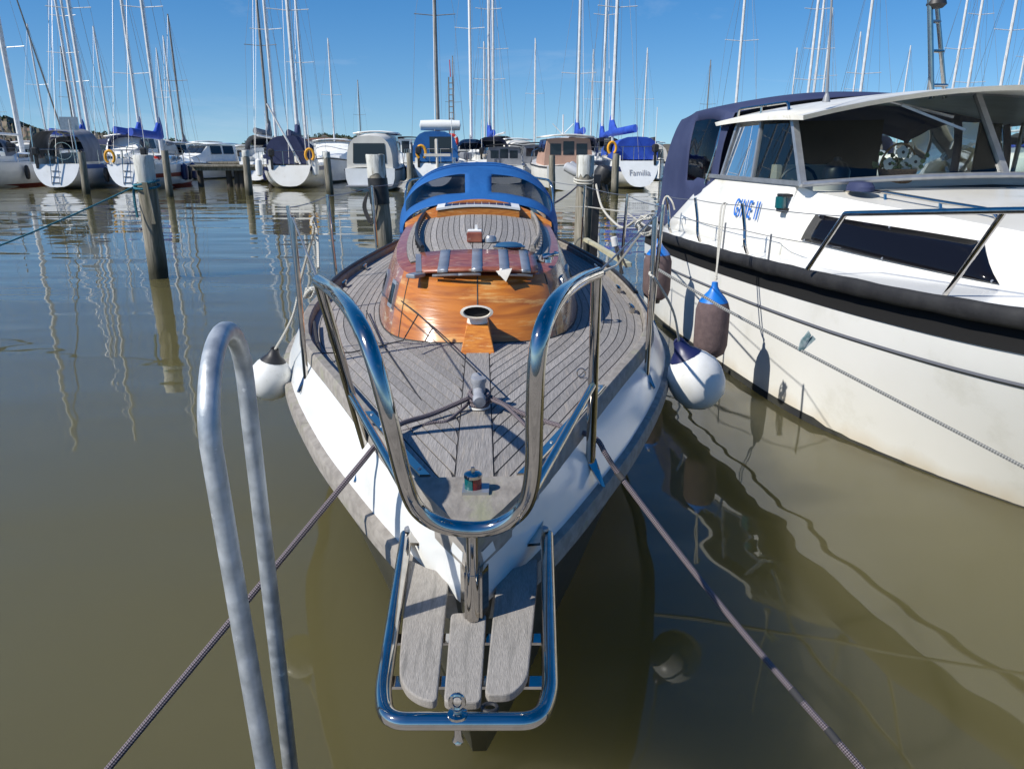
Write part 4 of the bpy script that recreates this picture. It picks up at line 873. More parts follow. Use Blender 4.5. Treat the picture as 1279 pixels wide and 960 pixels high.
# ---- mooring piles
def pile(name, base, top, r, label, white_to=None, wrap=None, tag_m=None):
    b, t_ = V(base), V(top); ax = t_-b; t = thing(name, (b.x, b.y, 0), label, 'pile', 'mooring piles'); rr = random.Random(label)
    def pt(k): return b.lerp(t_, k)
    ks = [-.6, -.2, 0, .06, .2, .4, .6, .8, 1.0]; rows = []; n = 16
    for k in ks: rows.append([pt(k)+V((cos(2*pi*j/n), sin(2*pi*j/n), 0))*r*(1.06-.10*max(k, 0))*(1+.05*rr.uniform(-1, 1)) for j in range(n)])
    mb = MB().grid(rows, cu=True); mb.quad(*rows[-1]); obj('timber', mb, pilewood, t)
    if white_to:
        rows = [[pt(k)+V((cos(2*pi*j/20), sin(2*pi*j/20), 0))*r*1.03*(1+.03*rr.uniform(-1, 1))+V((0, 0, (rr.uniform(-.05, .05) if k == white_to else 0)*1.0)) for j in range(20)] for k in (white_to, .8*1+.2*white_to-.1, .95, 1.0)]
        rows.append([pt(1.0)+V((cos(2*pi*j/20), sin(2*pi*j/20), 0))*r*.99+V((0, 0, .012+.006*rr.uniform(-1, 1))) for j in range(20)])
        mb = MB().grid(rows, cu=True); mb.quad(*rows[-1]); obj('painted_head', mb, pilewhite, t)
    if wrap:
        mb = MB().grid([[pt(k)+V((cos(2*pi*j/16), sin(2*pi*j/16), 0))*r*1.10 for j in range(16)] for k in wrap], cu=True); obj('band', mb, rubber, t)
    return t
b_, t_ = G(199, 347, 0), D(179, 195, 11.0)
pileL = pile('mooring_pile', b_, t_, .127, 'leaning mooring pile with white-painted head and teal rope, standing in open water on the left', .80, None)
mb = MB(); q = b_.lerp(t_, .76)
for k in range(2): mb.tube([q+V((.165*cos(a), .165*sin(a), .05*k+.03*sin(a+k))) for a in [2*pi*i/18 for i in range(18)]], .016, 6, closed=True)
mb.tube(smooth([q+V((-.16, -.06, 0)), q+V((-.165, -.08, -.2)), q+V((-.15, -.09, -.42))], 4), .02, 6)
obj('lashing', mb, rope_b, pileL)
obj('batten', MB().prism([q+V((.02, -.16, .06)), q+V((.09, -.155, .06)), q+V((.14, -.16, -.5)), q+V((.08, -.165, -.5))], (0, -.03, 0)), pilewood, pileL, sm=False)
line('teal_line', rope_b, sag(q+V((-.15, -.05, 0)), q+V((-2.9, -3.4, -q.z-.06)), .10, 14), .011, 'teal rope sagging from the leaning pile into the water at the left edge')
pb_ = V((-1.98, 12.0, 0)); pt_ = D(469, 194, 12.0)
pileM = pile('mooring_pile', pb_, pt_, .138, 'mooring pile with white head and black rubber wrap, left of the blue spray hood', .82, (.58, .805))
mb = MB(); q = pb_.lerp(pt_, .7)
for k in range(3): mb.tube(smooth([q+V((-.15, -.08, -.02)), q+V((-.19-.02*k, -.12, -.25)), q+V((-.10, -.17, -.42-.04*k)), q+V((0, -.17, -.2)), q+V((-.05, -.17, .05))], 5), .013, 6)
obj('hanging_loops', mb, cord, pileM)
pb2, pt2 = V((1.10, 12.0, 0)), D(732, 195, 12.0)
pileR = pile('mooring_pile', pb2, pt2, .128, 'mooring pile with white head and side batten, right of the blue spray hood', .83, None)
obj('batten', MB().prism([pb2+V((.10, -.15, .1)), pb2+V((.22, -.10, .1)), pb2+V((.24, -.10, 1.42)), pb2+V((.13, -.15, 1.42))], (0, -.03, 0)), M('dark_batten', (.05, .045, .04), (.1, .09, .08), 4, rough=.9), pileR, sm=False)
rq = pb2+V((0, -.16, 1.30)); mb = MB()
for k in range(2): mb.tube([pb2.lerp(pt2, .78)+V((.162*cos(a), .162*sin(a), .04*k+.03*sin(a))) for a in [2*pi*i/18 for i in range(18)]], .015, 6, closed=True)
obj('lashing', mb, rope_w, pileR)
line('stern_line', rope_dk, sag(D(676, 262, 7.6), pb2+V((-.12, -.16, 1.25)), .03), .012, 'dark stern line from the blue spray hood to the right white-headed pile')
line('pile_rope', rope_w, smooth([pb2+V((.16, -.1, 1.33)), D(752, 258, 11.5), D(768, 278, 10.8), D(780, 284, 10.0), D(793, 276, 9.2)], 6), .016, 'white rope drooping from the right white-headed pile to the motor cruiser stern')
line('stern_wire', rope_w, [D(640, 262, 11.7), D(732, 258, 11.6), D(782, 265, 7.2), D(808, 283, 5.0), D(770, 332, 5.2), D(752, 340, 3.0)], .007, 'thin pale line from the right pile to the stanchions between the boats')
# coil of rope on the starboard stanchion, boathook and scrub brush
mb = MB(); c = D(808, 281, 4.6); rr = random.Random(5)
for k in range(5): mb.tube(smooth([c+V((.055*cos(a)*rr.uniform(.7, 1.2), .03*sin(a*2+k), .05*sin(a)*rr.uniform(.7, 1.2))) for a in [2*pi*i/9 for i in range(9)]], 3, True), .006, 6, closed=True)
tag(obj('rope_coil', mb, rope_w), 'tangled white rope coil on the right-hand stanchion top', 'rope')
o = obj('boat_hook', MB().bar(D(732, 299, 7.4), D(786, 331, 5.6), .045, .03), M('pale_pole', (.52, .50, .34), (.42, .40, .28), 8, rough=.6), sm=False); tag(o, 'pale flat wooden pole slanting over the right side deck by the pile', 'pole')
bh = thing('deck_brush', D(778, 343, 5.4), 'black-handled deck brush with white head leaning at the right rail', 'brush')
obj('handle', MB().tube([D(778, 342, 5.4), D(768, 303, 5.5)], .010, 8).tube([D(783, 334, 5.4), D(770, 305, 5.5)], .008, 8), rubber, bh); obj('head', MB().tube([D(769, 307, 5.5), D(767, 296, 5.5)], .024, 10), plastic_w, bh)
# ================================================================ far shore
def hill(name, prof, Y, depth, seed):
    rr = random.Random(seed); mb = MB(); rows = []
    xs = []
    for i in range(121):
        px = lerp(prof[0][0], prof[-1][0], i/120); ty = interp(prof, px); t = D(px, ty, Y); jag = rr.uniform(-.35, .35)*min(1, Y/300+.3)
        row = []
        for k in range(9):
            f = k/8; yy = Y-depth*(1-f); zz = max(t.z, .4)*(f**.75)*(1+.10*rr.uniform(-1, 1)*(k not in (0,)))+(jag if k == 8 else 0)
            row.append(V((t.x*(yy/Y), yy, zz if k else -.2)))
        row.append(V((t.x*1.1, Y+depth, -.2))); rows.append(row)
    mb.grid(rows); return obj(name, mb, M(name+'_ground', (.15, .10, .07), (.03, .045, .02), .35, rough=.95, bump=.6, bscale=.8, lo=.38, hi=.56, c3=(.16, .13, .09), s3=.12, lo3=.5, hi3=.6), kind='structure')
H1 = [(-140, 150), (-60, 146), (0, 149), (14, 151), (22, 158), (34, 157), (46, 160), (60, 166), (80, 174), (100, 182), (130, 186)]
H2 = [(60, 178), (100, 169), (120, 167), (150, 168), (180, 172), (215, 177), (260, 180), (300, 183)]
H3 = [(285, 184), (310, 180), (335, 175), (360, 173), (400, 170), (425, 171), (450, 174), (480, 179), (520, 182), (600, 183), (700, 181.5), (820, 180), (1000, 178), (1300, 176), (1500, 178)]
hill('hill', H1, 175, 60, 1); hill('hill', H2, 420, 120, 2); hill('hill', H3, 330, 90, 3)
tr_m = M('far_foliage', (.022, .038, .014), (.055, .08, .028), .8, rough=.9)
def wood(prof, Y, n, seed, hmin, hmax, x0, x1):
    rr = random.Random(seed); mb = MB()
    for i in range(n):
        px = rr.uniform(x0, x1); f = rr.uniform(.3, 1); t = D(px, interp(prof, px), Y); yy = Y-60*(1-f)*.6; h = rr.uniform(hmin, hmax); c = V((t.x, yy, max(t.z, .4)*(f**.75)+h*.32))
        for k in range(46):
            d = V((rr.gauss(0, 1), rr.gauss(0, 1), rr.gauss(0, 1))).normalized()*rr.uniform(.4, 1); p = c+V((d.x*h*.55, d.y*h*.5, d.z*h*.5)); s_ = h*.13
            a = V((rr.uniform(-1, 1), rr.uniform(-1, 1), rr.uniform(-1, 1))).normalized()*s_; b = a.cross(V((rr.random(), 1, rr.random()))).normalized()*s_; mb.quad(p-a, p+b, p+a, p-b)
    return mb
wd = obj('woodland', wood(H1, 175, 80, 5, 1.0, 2.3, -100, 62), tr_m, sm=False, kind='stuff'); tag(wd, 'dark scrub and small trees on the rocky hill at the far left', 'woodland')
wd = obj('woodland', wood(H3, 330, 130, 6, 1.2, 2.6, 320, 470), tr_m, sm=False, kind='stuff'); tag(wd, 'dark low woodland on the hill behind the navy-hooded sailboat', 'woodland')
wd = obj('woodland', wood(H2, 420, 120, 7, 2, 3.6, 85, 240), tr_m, sm=False, kind='stuff'); tag(wd, 'dark wooded ridge behind the blue sail cover on the left', 'woodland')
# ================================================================ far boats (local frame: stern at y=0, bow at +y)
def hull_rings(L_, bm_, fb, zst=.12, n=15):
    out = []
    for f, h, zt, zb in ((0, .62, 1.0, zst), (.06, .72, .99, zst-.05), (.2, .90, .97, -.15), (.4, 1, .98, -.4), (.6, .94, 1.03, -.45), (.8, .60, 1.12, -.35), (.92, .28, 1.18, -.15), (1, .015, 1.22, .35)):
        hw = bm_/2*h; t, b = fb*zt, zb; out.append([V((-hw*(1 if cos(a) > 0 else -1)*abs(cos(a))**.62, f*L_, t-(t-b)*sin(a)**.85)) for a in [pi*i/(n-1) for i in range(n)]])
    return out
def at(o, px, wy): ORG[o.name] = V((0, 0, 0)); o.location = G(px, wy, 0); return o
def arch(mb, y0, y1, w0, w1, z0, z1, zt0, zt1, n=12):
    return mb.grid([[V((-lerp(w0, w1, k/3)*(1 if cos(a) > 0 else -1)*abs(cos(a))**.6, lerp(y0, y1, k/3), lerp(z0, z1, k/3)+(lerp(zt0, zt1, k/3)-lerp(z0, z1, k/3))*sin(a)**.7)) for a in [pi*i/n for i in range(n+1)]] for k in range(4)])
def rig(t, L_, fb, bm_, mh_, mpos, mast_m=spar, r=.065, spread=1, furl=None, rake=.0):
    my = mpos*L_; top = V((0, my-rake, mh_)); foot = V((0, my, fb+.25))
    m = obj('mast', MB().tube([foot, foot.lerp(top, .7), top], [r, r*.95, r*.7], 8), mast_m, t)
    for k in range(spread):
        z = fb+(mh_-fb)*((k+1)/(spread+1)+.06); y = lerp(my, my-rake, (z-fb)/(mh_-fb)); w_ = bm_*.33*(1-.2*k)
        for s_ in (-1, 1): obj('spreader', MB().tube([(0, y, z), (s_*w_, y-.1, z+.06)], .022, 6), mast_m, m)
    z1 = fb+(mh_-fb)*(1/(spread+1)+.06)
    for s_ in (-1, 1): obj('shroud', MB().tube([top-V((0, 0, .2)), (s_*bm_*.31, my-.1, z1), (s_*bm_*.46, my-.15, fb)], .008, 5), wire, t)
    obj('backstay', MB().tube([top, (0, .05, fb+.05)], .008, 5), wire, t)
    obj('forestay', MB().tube([(0, L_*.985, fb*1.2), lerp(V((0, L_*.985, fb*1.2)), top, .93), top], [.05, .035, .01] if furl else .010, 6), furl or wire, t)
    obj('halyard', MB().tube([top+V((.12, -.1, -.3)), V((.25, my-.4, fb+.3))], .007, 5), wire, t)
    return m
def sailboat(px, wy, L_, bm_, fb, mh_, rz, label, hood=None, cover=None, stripe=None, stripe_z=.7, hm=white, tent=None, furl=None, r=.075, spread=1, boot=None, mast_m=spar, mpos=.56, details=True, group=None, tent_h=1.4):
    t = thing('sailboat', (0, 0, 0), label, 'sailboat', group); R_ = hull_rings(L_, bm_, fb); R_[0] = [V((p.x*(.72+.28*min(1, max(0, (p.z-.12)/(fb-.12))**.6)), p.y-(fb-p.z)*.36, p.z)) for p in R_[0]]; mb = MB().grid(R_); obj('hull', mb, hm, t)
    obj('transom', MB().quad(*[p+V((0, -.004, 0)) for p in R_[0]]), hm, t, sm=False)
    obj('deck', MB().grid([[V((lerp(r_[0].x, r_[-1].x, k/4), r_[0].y, r_[0].z-.03+.06*(1-(k/2-1)**2))) for k in range(5)] for r_ in R_]), offwhite, t)
    if stripe or boot:
        for m_, za, zb2 in ((stripe, stripe_z, stripe_z-.17), (boot, .12, -.1)):
            if not m_: continue
            for s_ in (0, -1):
                rows = []
                for r_ in R_[:-1]:
                    half = r_[:8] if s_ == 0 else r_[7:][::-1]
                    def atz(z):
                        for a, b in zip(half, half[1:]):
                            if (a.z-z)*(b.z-z) <= 0 and a.z != b.z: return a.lerp(b, (a.z-z)/(a.z-b.z))
                        return half[-1]
                    rows.append([atz(fb*za if m_ is stripe else za)+V((-.012 if s_ == 0 else .012, 0, 0)), atz(fb*zb2 if m_ is stripe else zb2)+V((-.012 if s_ == 0 else .012, 0, 0))])
                obj('painted_stripe', MB().grid(rows), m_, t)
    cr = arch(MB(), .30*L_, .72*L_, bm_*.33, bm_*.2, fb*.97, fb*1.08, fb+.48, fb*1.08+.22); cr.quad(*cr.v[:13]); obj('coachroof', cr, white, t)
    for s_ in (-1, 1):
        for k in range(2): obj('cabin_window', MB().quad(*[V((s_*(bm_*lerp(.331, .25, f)+.012), lerp(.30, .72, f)*L_, fb+z)) for f, z in ((.12+.32*k, .14), (.36+.32*k, .15), (.36+.32*k, .30-.05*k), (.12+.32*k, .32))]), farglass, t, sm=False)
        obj('coaming', MB().prism([V((s_*bm_*.30, .03*L_, fb-.03)), V((s_*bm_*.35, .3*L_, fb-.03)), V((s_*bm_*.30, .3*L_, fb-.03)), V((s_*bm_*.26, .03*L_, fb-.03))], (0, 0, .26)), offwhite, t, sm=False)
    my = mpos*L_; bz = fb+1.25
    if details:
        pr = [V((-bm_*.28, .9, fb)), V((-bm_*.29, .85, fb+.6)), V((-bm_*.27, .05, fb+.62)), V((bm_*.27, .05, fb+.62)), V((bm_*.29, .85, fb+.6)), V((bm_*.28, .9, fb))]
        obj('pushpit', MB().tube(fillet(pr, .2), .018, 6), chrome, t)
        for x in (-.25, -.08, .08, .25): obj('rail_post', MB().tube([(bm_*x, .06, fb), (bm_*x, .06, fb+.61)], .015, 6), chrome, t)
        ldx = random.uniform(-.1, .1)
        lad_ = int(px) not in (364, 545, 797)
        for s_ in ((-.16, .16) if lad_ else ()): obj('ladder_rail', MB().tube([(ldx+s_, -.03-(fb-.25)*.36, .25), (ldx+s_, -.05, fb+.3)], .018, 6), chrome, t)
        for k in range(3 if lad_ else 0): obj('ladder_step', MB().tube([(ldx-.16, -.035-(fb-.32-.25*k)*.36, .32+.25*k), (ldx+.16, -.035-(fb-.32-.25*k)*.36, .32+.25*k)], .018, 6), chrome, t)
        obj('wheel', MB().tube([(.38*cos(a), .12*L_, fb+.55+.38*sin(a)) for a in [2*pi*i/16 for i in range(16)]], .02, 6, closed=True), chrome, t)
    rig(t, L_, fb, bm_, mh_, mpos, mast_m, r, spread, furl, .12)
    obj('boom', MB().tube([(0, my-.05, bz), (.0, .10*L_, bz+.12)], .06, 8), mast_m, t)
    if cover:
        n = 12; mb = MB(); rows = []
        for i in range(n+1):
            f = i/n; y = lerp(my+.18, .09*L_, f); h = .20+.80*max(0, 1-f*4.2)**1.6; w_ = .17-.05*f
            rows.append([V((w_*cos(a), y+(.05*sin(a) if i else 0), bz+.02+.12*f+(h if sin(a) > 0 else .16)*sin(a))) for a in [2*pi*k/14 for k in range(14)]])
        mb.grid(rows, cu=True); mb.quad(*rows[0]); mb.quad(*rows[-1]); sc = obj('sail_cover', mb, cover, t)
    if hood:
        h = arch(MB(), .25*L_, .37*L_, bm_*.33, bm_*.30, fb+.1, fb+.42, fb+1.22, fb+.95); ho = obj('spray_hood', h, hood, t)
        obj('hood_window', MB().grid([[V((x*bm_*.25, .37*L_*lerp(1, .9, k)+.03, lerp(fb+.62, fb+.98, k))) for x in (-1, -.5, 0, .5, 1)] for k in (0, 1)]), farglass, ho)
        for s_ in (-1, 1): obj('hood_window', MB().quad(*[V((s_*(bm_*.325+.02), y, z)) for y, z in ((.27*L_, fb+.4), (.34*L_, fb+.5), (.33*L_, fb+.8), (.27*L_, fb+.9))]), farglass, ho, sm=False)
    if tent:
        h = arch(MB(), .05*L_, .36*L_, bm_*.34, bm_*.33, fb+.05, fb+.2, fb+tent_h, fb+tent_h-.2); h.quad(*h.v[:13]); te = obj('cockpit_tent', h, tent, t)
        for s_ in (-1, 1): obj('tent_window', MB().quad(*[V((s_*(bm_*.343+.012), y, z)) for y, z in ((.12*L_, fb+.4), (.28*L_, fb+.45), (.27*L_, fb+1.0), (.12*L_, fb+1.05))]), farglass, te, sm=False)
    at(t, px, wy); t.rotation_euler = (0, 0, rz); return t
def horseshoe(t, p, m_=plastic_y, s_=.3):
    p = V(p); s_ *= .8; obj('horseshoe_buoy', MB().tube([p+V((s_*.7*sin(a), -.03, s_*cos(a))) for a in [radians(-150+300*i/14) for i in range(15)]], s_*.22, 8), m_, t)
S1 = sailboat(-62, 237, 11, 3.4, 1.2, 15, .03, 'white sailboat cut off by the left edge, thick pale mast and dark furled sail', hood=grey_can, furl=spardark, r=.13, spread=2, boot=redpaint, details=False)
S2 = sailboat(76, 237, 10.2, 3.1, 1.12, 14, .22, 'white sailboat with blue hull band and grey hood, swim ladder on its rounded stern', hood=grey_can, stripe=bluepaint, stripe_z=.97, tent=None, r=.095)
h = arch(MB(), .4, 3.0, 1.15, 1.2, 1.2, 1.2, 2.55, 2.7); bim = obj('bimini', h, grey_can, S2); obj('solar_panel', MB().box((.75, .2, 2.85), (.75, .06, .55)), alu, S2, sm=False)
for s_ in (-1, 1): obj('gantry_leg', MB().tube([(s_*.9, .15, 1.1), (s_*.85, .2, 2.7)], .03, 8), chrome, S2)
S3 = sailboat(166, 237, 9.6, 3.0, 1.1, 14, .15, 'white sailboat with royal blue sail cover and yellow horseshoe buoy, behind the leaning pile', cover=royal, stripe=redpaint, stripe_z=.62, boot=redpaint, r=.09)
horseshoe(S3, (-.75, .0, 1.42), s_=.34)
obj('outboard_bracket', MB().box((.9, -.05, 1.1), (.35, .3, .5), bev=.04), rubber, S3, sm=False)
for y in (3.2, 4.9): obj('side_fender', MB().lathe([(0, -.4), (.16, -.33), (.18, 0), (.15, .32), (0, .42)], (1.55, y, .68), 10), navypaint, S3)
S4 = sailboat(364, 236, 9.6, 3.1, 1.05, 14, .17, 'white sailboat with navy cockpit tent and yellow horseshoe buoy, right of the wooden walkway', tent=navy, cover=navy, stripe=navypaint, stripe_z=.93, r=.10, hm=offwhite, tent_h=1.3)
horseshoe(S4, (.95, -.02, 1.5), s_=.33)
obj('danbuoy', MB().tube([(.5, .1, 1.1), (-.75, .15, 3.7)], .045, 8), plastic_w, S4); obj('flagstaff', MB().tube([(.95, .05, 1.0), (.95, .0, 3.2)], .02, 6), spar, S4)
for x in (-1.35, 1.15): obj('side_fender', MB().lathe([(0, -.4), (.15, -.33), (.17, 0), (.14, .32), (0, .42)], (x, .15, .95), 10), plastic_w, S4)
S5 = sailboat(322, 228, 9.0, 2.8, 1.1, 14, .05, 'white sailboat with red boot stripe, partly hidden left of the navy cockpit tent', boot=redpaint, stripe=None, r=.09, details=False)
S6 = sailboat(545, 236, 9.4, 3.1, 1.15, 13.5, .06, 'white sailboat with bright blue cockpit tent and yellow horseshoe buoy on its stern rail', tent=blue, stripe=navypaint, stripe_z=.95, r=.09, mast_m=spardark)
horseshoe(S6, (-.62, -.03, 1.62), s_=.36); obj('tent_window', MB().quad((-.25, .45, 1.6), (.75, .45, 1.6), (.75, .45, 2.3), (-.25, .45, 2.3)), farglass, S6, sm=False)
obj('stern_ladder', MB().tube(fillet([(.1, -.1, .3), (.1, -.12, 2.2)], .1), .06, 8).bar((-.5, -.1, 1.5), (.7, -.1, 1.5), .16, .12), cream_pl, S6)
obj('rolled_dinghy', MB().lathe([(0, -.95), (.22, -.9), (.25, 0), (.22, .9), (0, .95)], (.25, .8, 2.80), 14, axis=(1, 0, 0)), plastic_w, S6)
S7 = sailboat(797, 236.5, 9.6, 3.0, 1.25, 14, .11, 'white sailboat with royal blue sail cover and cockpit tent, left of the motor cruiser canopy', cover=royal, tent=royal, stripe=navypaint, stripe_z=.80, r=.095, tent_h=1.05)
horseshoe(S7, (-1.2, .3, 1.8), s_=.33)
obj('cover_stripe', MB().quad((.185, 5.3, 2.5), (.15, 1.0, 2.65), (.15, 1.0, 2.75), (.185, 5.3, 2.62)), plastic_w, S7, sm=False)
cu = bpy.data.curves.new('name_text', 'FONT'); cu.body = 'Familia'; cu.size = .36; cu.align_x = 'CENTER'
to = bpy.data.objects.new('tmp', cu); COL.objects.link(to); me = bpy.data.meshes.new_from_object(to.evaluated_get(bpy.context.evaluated_depsgraph_get())); bpy.data.objects.remove(to)
mb = MB(); mb.v = [V((v_.co.x, -.03-(1.25-.62-v_.co.y)*.36, .62+v_.co.y)) for v_ in me.vertices]; mb.f = [tuple(p.vertices) for p in me.polygons]; ORG[S7.name] = V((0, 0, 0)); obj('lettering', mb, M('grey_lettering', (.3, .3, .32), rough=.5), S7, sm=False)
S8 = sailboat(588, 226, 8.2, 2.7, 1.1, 14.5, .03, 'white sailboat with small blue hood and tall white mast, left behind the spray hood', hood=blue, cover=None, r=.09, mast_m=plastic_w, details=False)
def clutter(t, L_, bm_, fb, seed):                     # the small gear every cruising yacht carries
    rr = random.Random(seed); ORG[t.name] = V((0, 0, 0)); cols = [plastic_w, navypaint, rubber, fen_w, bluepaint]
    for s_ in (-1, 1):
        for k in range(rr.choice((1, 2, 3))):
            y = rr.uniform(.12, .55)*L_; x = s_*(bm_/2*.98+.06); obj('side_fender', MB().lathe([(0, -.34), (.09, -.3), (.12, -.1), (.12, .1), (.08, .3), (0, .36)], (x, y, fb*.55), 10), rr.choice(cols), t)
        obj('winch', MB().lathe([(.09, 0), (.06, .1), (.08, .16), (.07, .2)], (s_*bm_*.33, .2*L_, fb+.22), 10), chrome, t)
        for k in range(4):
            y = (.12+.14*k)*L_; obj('guard_post', MB().tube([(s_*bm_*.47, y, fb-.02), (s_*bm_*.47, y, fb+.6)], .014, 6), chrome, t)
        obj('guard_wire', MB().tube([(s_*bm_*.47, (.12+.14*k)*L_, fb+.6) for k in range(4)], .008, 5), wire, t)
    x = rr.choice((-1, 1))*bm_*.24; mb = MB().box((x, -.02, fb+.55), (.26, .34, .36), bev=.06).box((x, -.03, fb+.12), (.1, .14, .6)); obj('outboard_motor', mb, rubber, t, sm=False)
    obj('vhf_aerial', MB().tube([(bm_*.25, .1, fb+.6), (bm_*.25, .1, fb+rr.uniform(1.8, 2.8))], .015, 6), plastic_w, t)
    for k in range(3): obj('cockpit_gear', MB().box((rr.uniform(-.3, .3)*bm_, rr.uniform(.05, .22)*L_, fb+.25), (rr.uniform(.25, .5), rr.uniform(.3, .6), rr.uniform(.2, .45)), rz=rr.uniform(0, 1), bev=.05), rr.choice([plastic_w, navy, beige_in, red_pl, grey_can, cream_can]), t, sm=False)
    obj('hatch', MB().box((0, .66*L_, fb+.36), (.55, .55, .07), bev=.02), farglass, t, sm=False)
for i, (b_, L_, bm_, fb) in enumerate(((S1, 11, 3.4, 1.2), (S2, 10.2, 3.1, 1.12), (S3, 9.6, 3.0, 1.1), (S4, 9.6, 3.1, 1.05), (S5, 9, 2.8, 1.1), (S6, 9.4, 3.1, 1.15), (S7, 9.6, 3, 1.25), (S8, 8.2, 2.7, 1.1))): clutter(b_, L_, bm_, fb, i)
# ---- motor boats
def cruiser(px, wy, L_, bm_, fb, rz, label, roofz, top_m=white, hm=white, side_m=None, y0=.18, y1=.72, aft=None, win=farglass, front=False, group=None, canopy=None, sc=1):
    t = thing('motorboat', (0, 0, 0), label, 'motorboat', group); R_ = []
    for f, h, zt, zb in ((0, .86, 1.0, -.05), (.2, .95, 1.0, -.2), (.5, 1, 1.05, -.3), (.75, .8, 1.15, -.2), (.92, .38, 1.25, .1), (1, .02, 1.3, .5)):
        hw = bm_/2*h; T_ = fb*zt; R_.append([V((-hw, f*L_, T_)), V((-hw*.98, f*L_, T_*.55)), V((-hw*.86, f*L_, .1)), V((0, f*L_, zb)), V((hw*.86, f*L_, .1)), V((hw*.98, f*L_, T_*.55)), V((hw, f*L_, T_))])
    mb = MB().grid(R_); mb.quad(*R_[0]); obj('hull', mb, hm, t)
    obj('rubbing_strake', MB().tube([r_[0]+V((-.01, 0, -.06)) for r_ in R_]+[r_[-1]+V((.01, 0, -.06)) for r_ in reversed(R_)], .035, 6), rubber, t)
    obj('deck', MB().grid([[V((lerp(r_[0].x, r_[-1].x, k/4), r_[0].y, r_[0].z-.02+.08*(1-(k/2-1)**2))) for k in range(5)] for r_ in R_]), offwhite, t)
    w0 = bm_*.41
    def sec(y, w_, z0, z1): return [V((-w_, y, z0)), V((-w_*.96, y, lerp(z0, z1, .45))), V((-w_*.86, y, z1-.05)), V((-w_*.4, y, z1)), V((w_*.4, y, z1)), V((w_*.86, y, z1-.05)), V((w_*.96, y, lerp(z0, z1, .45))), V((w_, y, z0))]
    a, b = y0*L_, y1*L_; secs = [sec(a, w0, fb-.02, roofz), sec(lerp(a, b, .55), w0*.98, fb-.02, roofz-.02), sec(lerp(a, b, .7), w0*.96, fb-.02, lerp(fb, roofz, .55)), sec(b, w0*.55, fb, fb+.35)]
    mb = MB().grid(secs); mb.quad(*secs[0]); mb.quad(*secs[-1]); cab_ = obj('superstructure', mb, side_m or white, t)
    z0_, z1_ = lerp(fb, roofz, .50), roofz-.10
    for s_ in (-1, 1):
        for k in range(2):
            f0_, f1_ = .06+.25*k, .27+.25*k
            obj('side_window', MB().quad(*[V((s_*(w0*lerp(.965, .865, (z-z0_)/(z1_-z0_))+.02), lerp(a, b, f), z)) for f, z in ((f0_, z0_), (f1_, z0_), (f1_, z1_), (f0_, z1_))]), win, t, sm=False)
    for k in range(3):
        x0, x1 = [w0*.84*(-1+2*(k+e)/3) for e in (.06, .94)]
        if front: q = [V((x, lerp(a, b, f)+.03, z+.02)) for x, f, z in ((x0, .70, lerp(fb, roofz, .57)), (x1, .70, lerp(fb, roofz, .57)), (x1*.93, .57, roofz-.1), (x0*.93, .57, roofz-.1))]; obj('windscreen', MB().quad(*q), win, t, sm=False)
        else: pass
    if not front:
        for k in range(3):
            x0, x1 = [w0*.80*(-1+2*(k+e)/3) for e in (.08, .92)]; zz = roofz-.16-(.10 if k != 1 else 0)
            obj('aft_window', MB().quad(*[V((x, a-.012, z)) for x, z in ((x0, z0_-.15), (x1, z0_-.15), (x1, zz), (x0, zz))]), win, t, sm=False)
    mb = MB(); rows = [[V((x*w0*1.0, y, roofz+.03+.10*(1-x*x)+dz)) for x in (-1, -.6, -.2, .2, .6, 1)] for y, dz in ((a-.25, 0), (lerp(a, b, .3), .02), (lerp(a, b, .6), 0))]; mb.grid(rows); obj('roof', mb, top_m, t, thick=.06)
    obj('bow_rail', MB().tube(fillet([V((-bm_*.45, .6*L_, fb*1.05)), V((-bm_*.44, .62*L_, fb+.6)), V((-.15, .98*L_, fb*1.3+.55)), V((.15, .98*L_, fb*1.3+.55)), V((bm_*.44, .62*L_, fb+.6)), V((bm_*.45, .6*L_, fb*1.05))], .3), .02, 6), chrome, t)
    if aft: obj('bathing_platform', MB().box((0, -.3, .22), (bm_*.8, .6, .07), bev=.02), aft, t, sm=False)
    if canopy:
        h = arch(MB(), .1, a-.05, bm_*.40, bm_*.41, fb, fb, roofz-.1, roofz+.05); h.quad(*h.v[:13]); cn_ = obj('canopy', h, canopy, t)
        obj('canopy_window', MB().quad(*[V((x, .08, z)) for x, z in ((-bm_*.29, fb+.22), (bm_*.29, fb+.22), (bm_*.27, roofz-.42), (-bm_*.27, roofz-.42))]), win, cn_, sm=False)
    at(t, px, wy); t.rotation_euler = (0, 0, rz); t.scale = (sc,)*3; return t
C1 = cruiser(464, 238.5, 7.5, 2.5, .95, .06, 'white motorboat with tall cream canopy and dark rear window, behind the black-wrapped pile', 2.42, y0=.4, canopy=cream_can, side_m=white, aft=grey_can)
C1.children; 
C2 = cruiser(252, 224, 9, 3.1, 1.2, pi-.35, 'white motor yacht with raised hardtop facing left, behind the wooden walkway', 2.7, front=True, y0=.15)
C2.location = G(302, 221, 0); C2.rotation_euler = (0, 0, pi-.5); C2.scale = (.74,)*3
C3 = cruiser(225, 222, 9.5, 3.1, 1.25, pi-.45, 'white flybridge motor yacht just right of the royal blue sail cover', 2.75, front=True, y0=.2); C3.location = G(250, 219, 0); C3.scale = (.76,)*3
C4 = cruiser(716, 238, 8.2, 2.75, 1.05, .10, 'cream motor cruiser with tan canvas deckhouse and arched dark windows', 2.25, top_m=offwhite, hm=offwhite, side_m=tan_can, y0=.16)
for s_ in (-1, 1): obj('mast_arm', MB().tube([(0, 3, 2.4), (s_*.5, 3, 2.9)], .02, 6), spar, C4)
obj('signal_mast', MB().tube([(0, 3, 2.35), (0, 3, 3.3)], .035, 6), spar, C4)
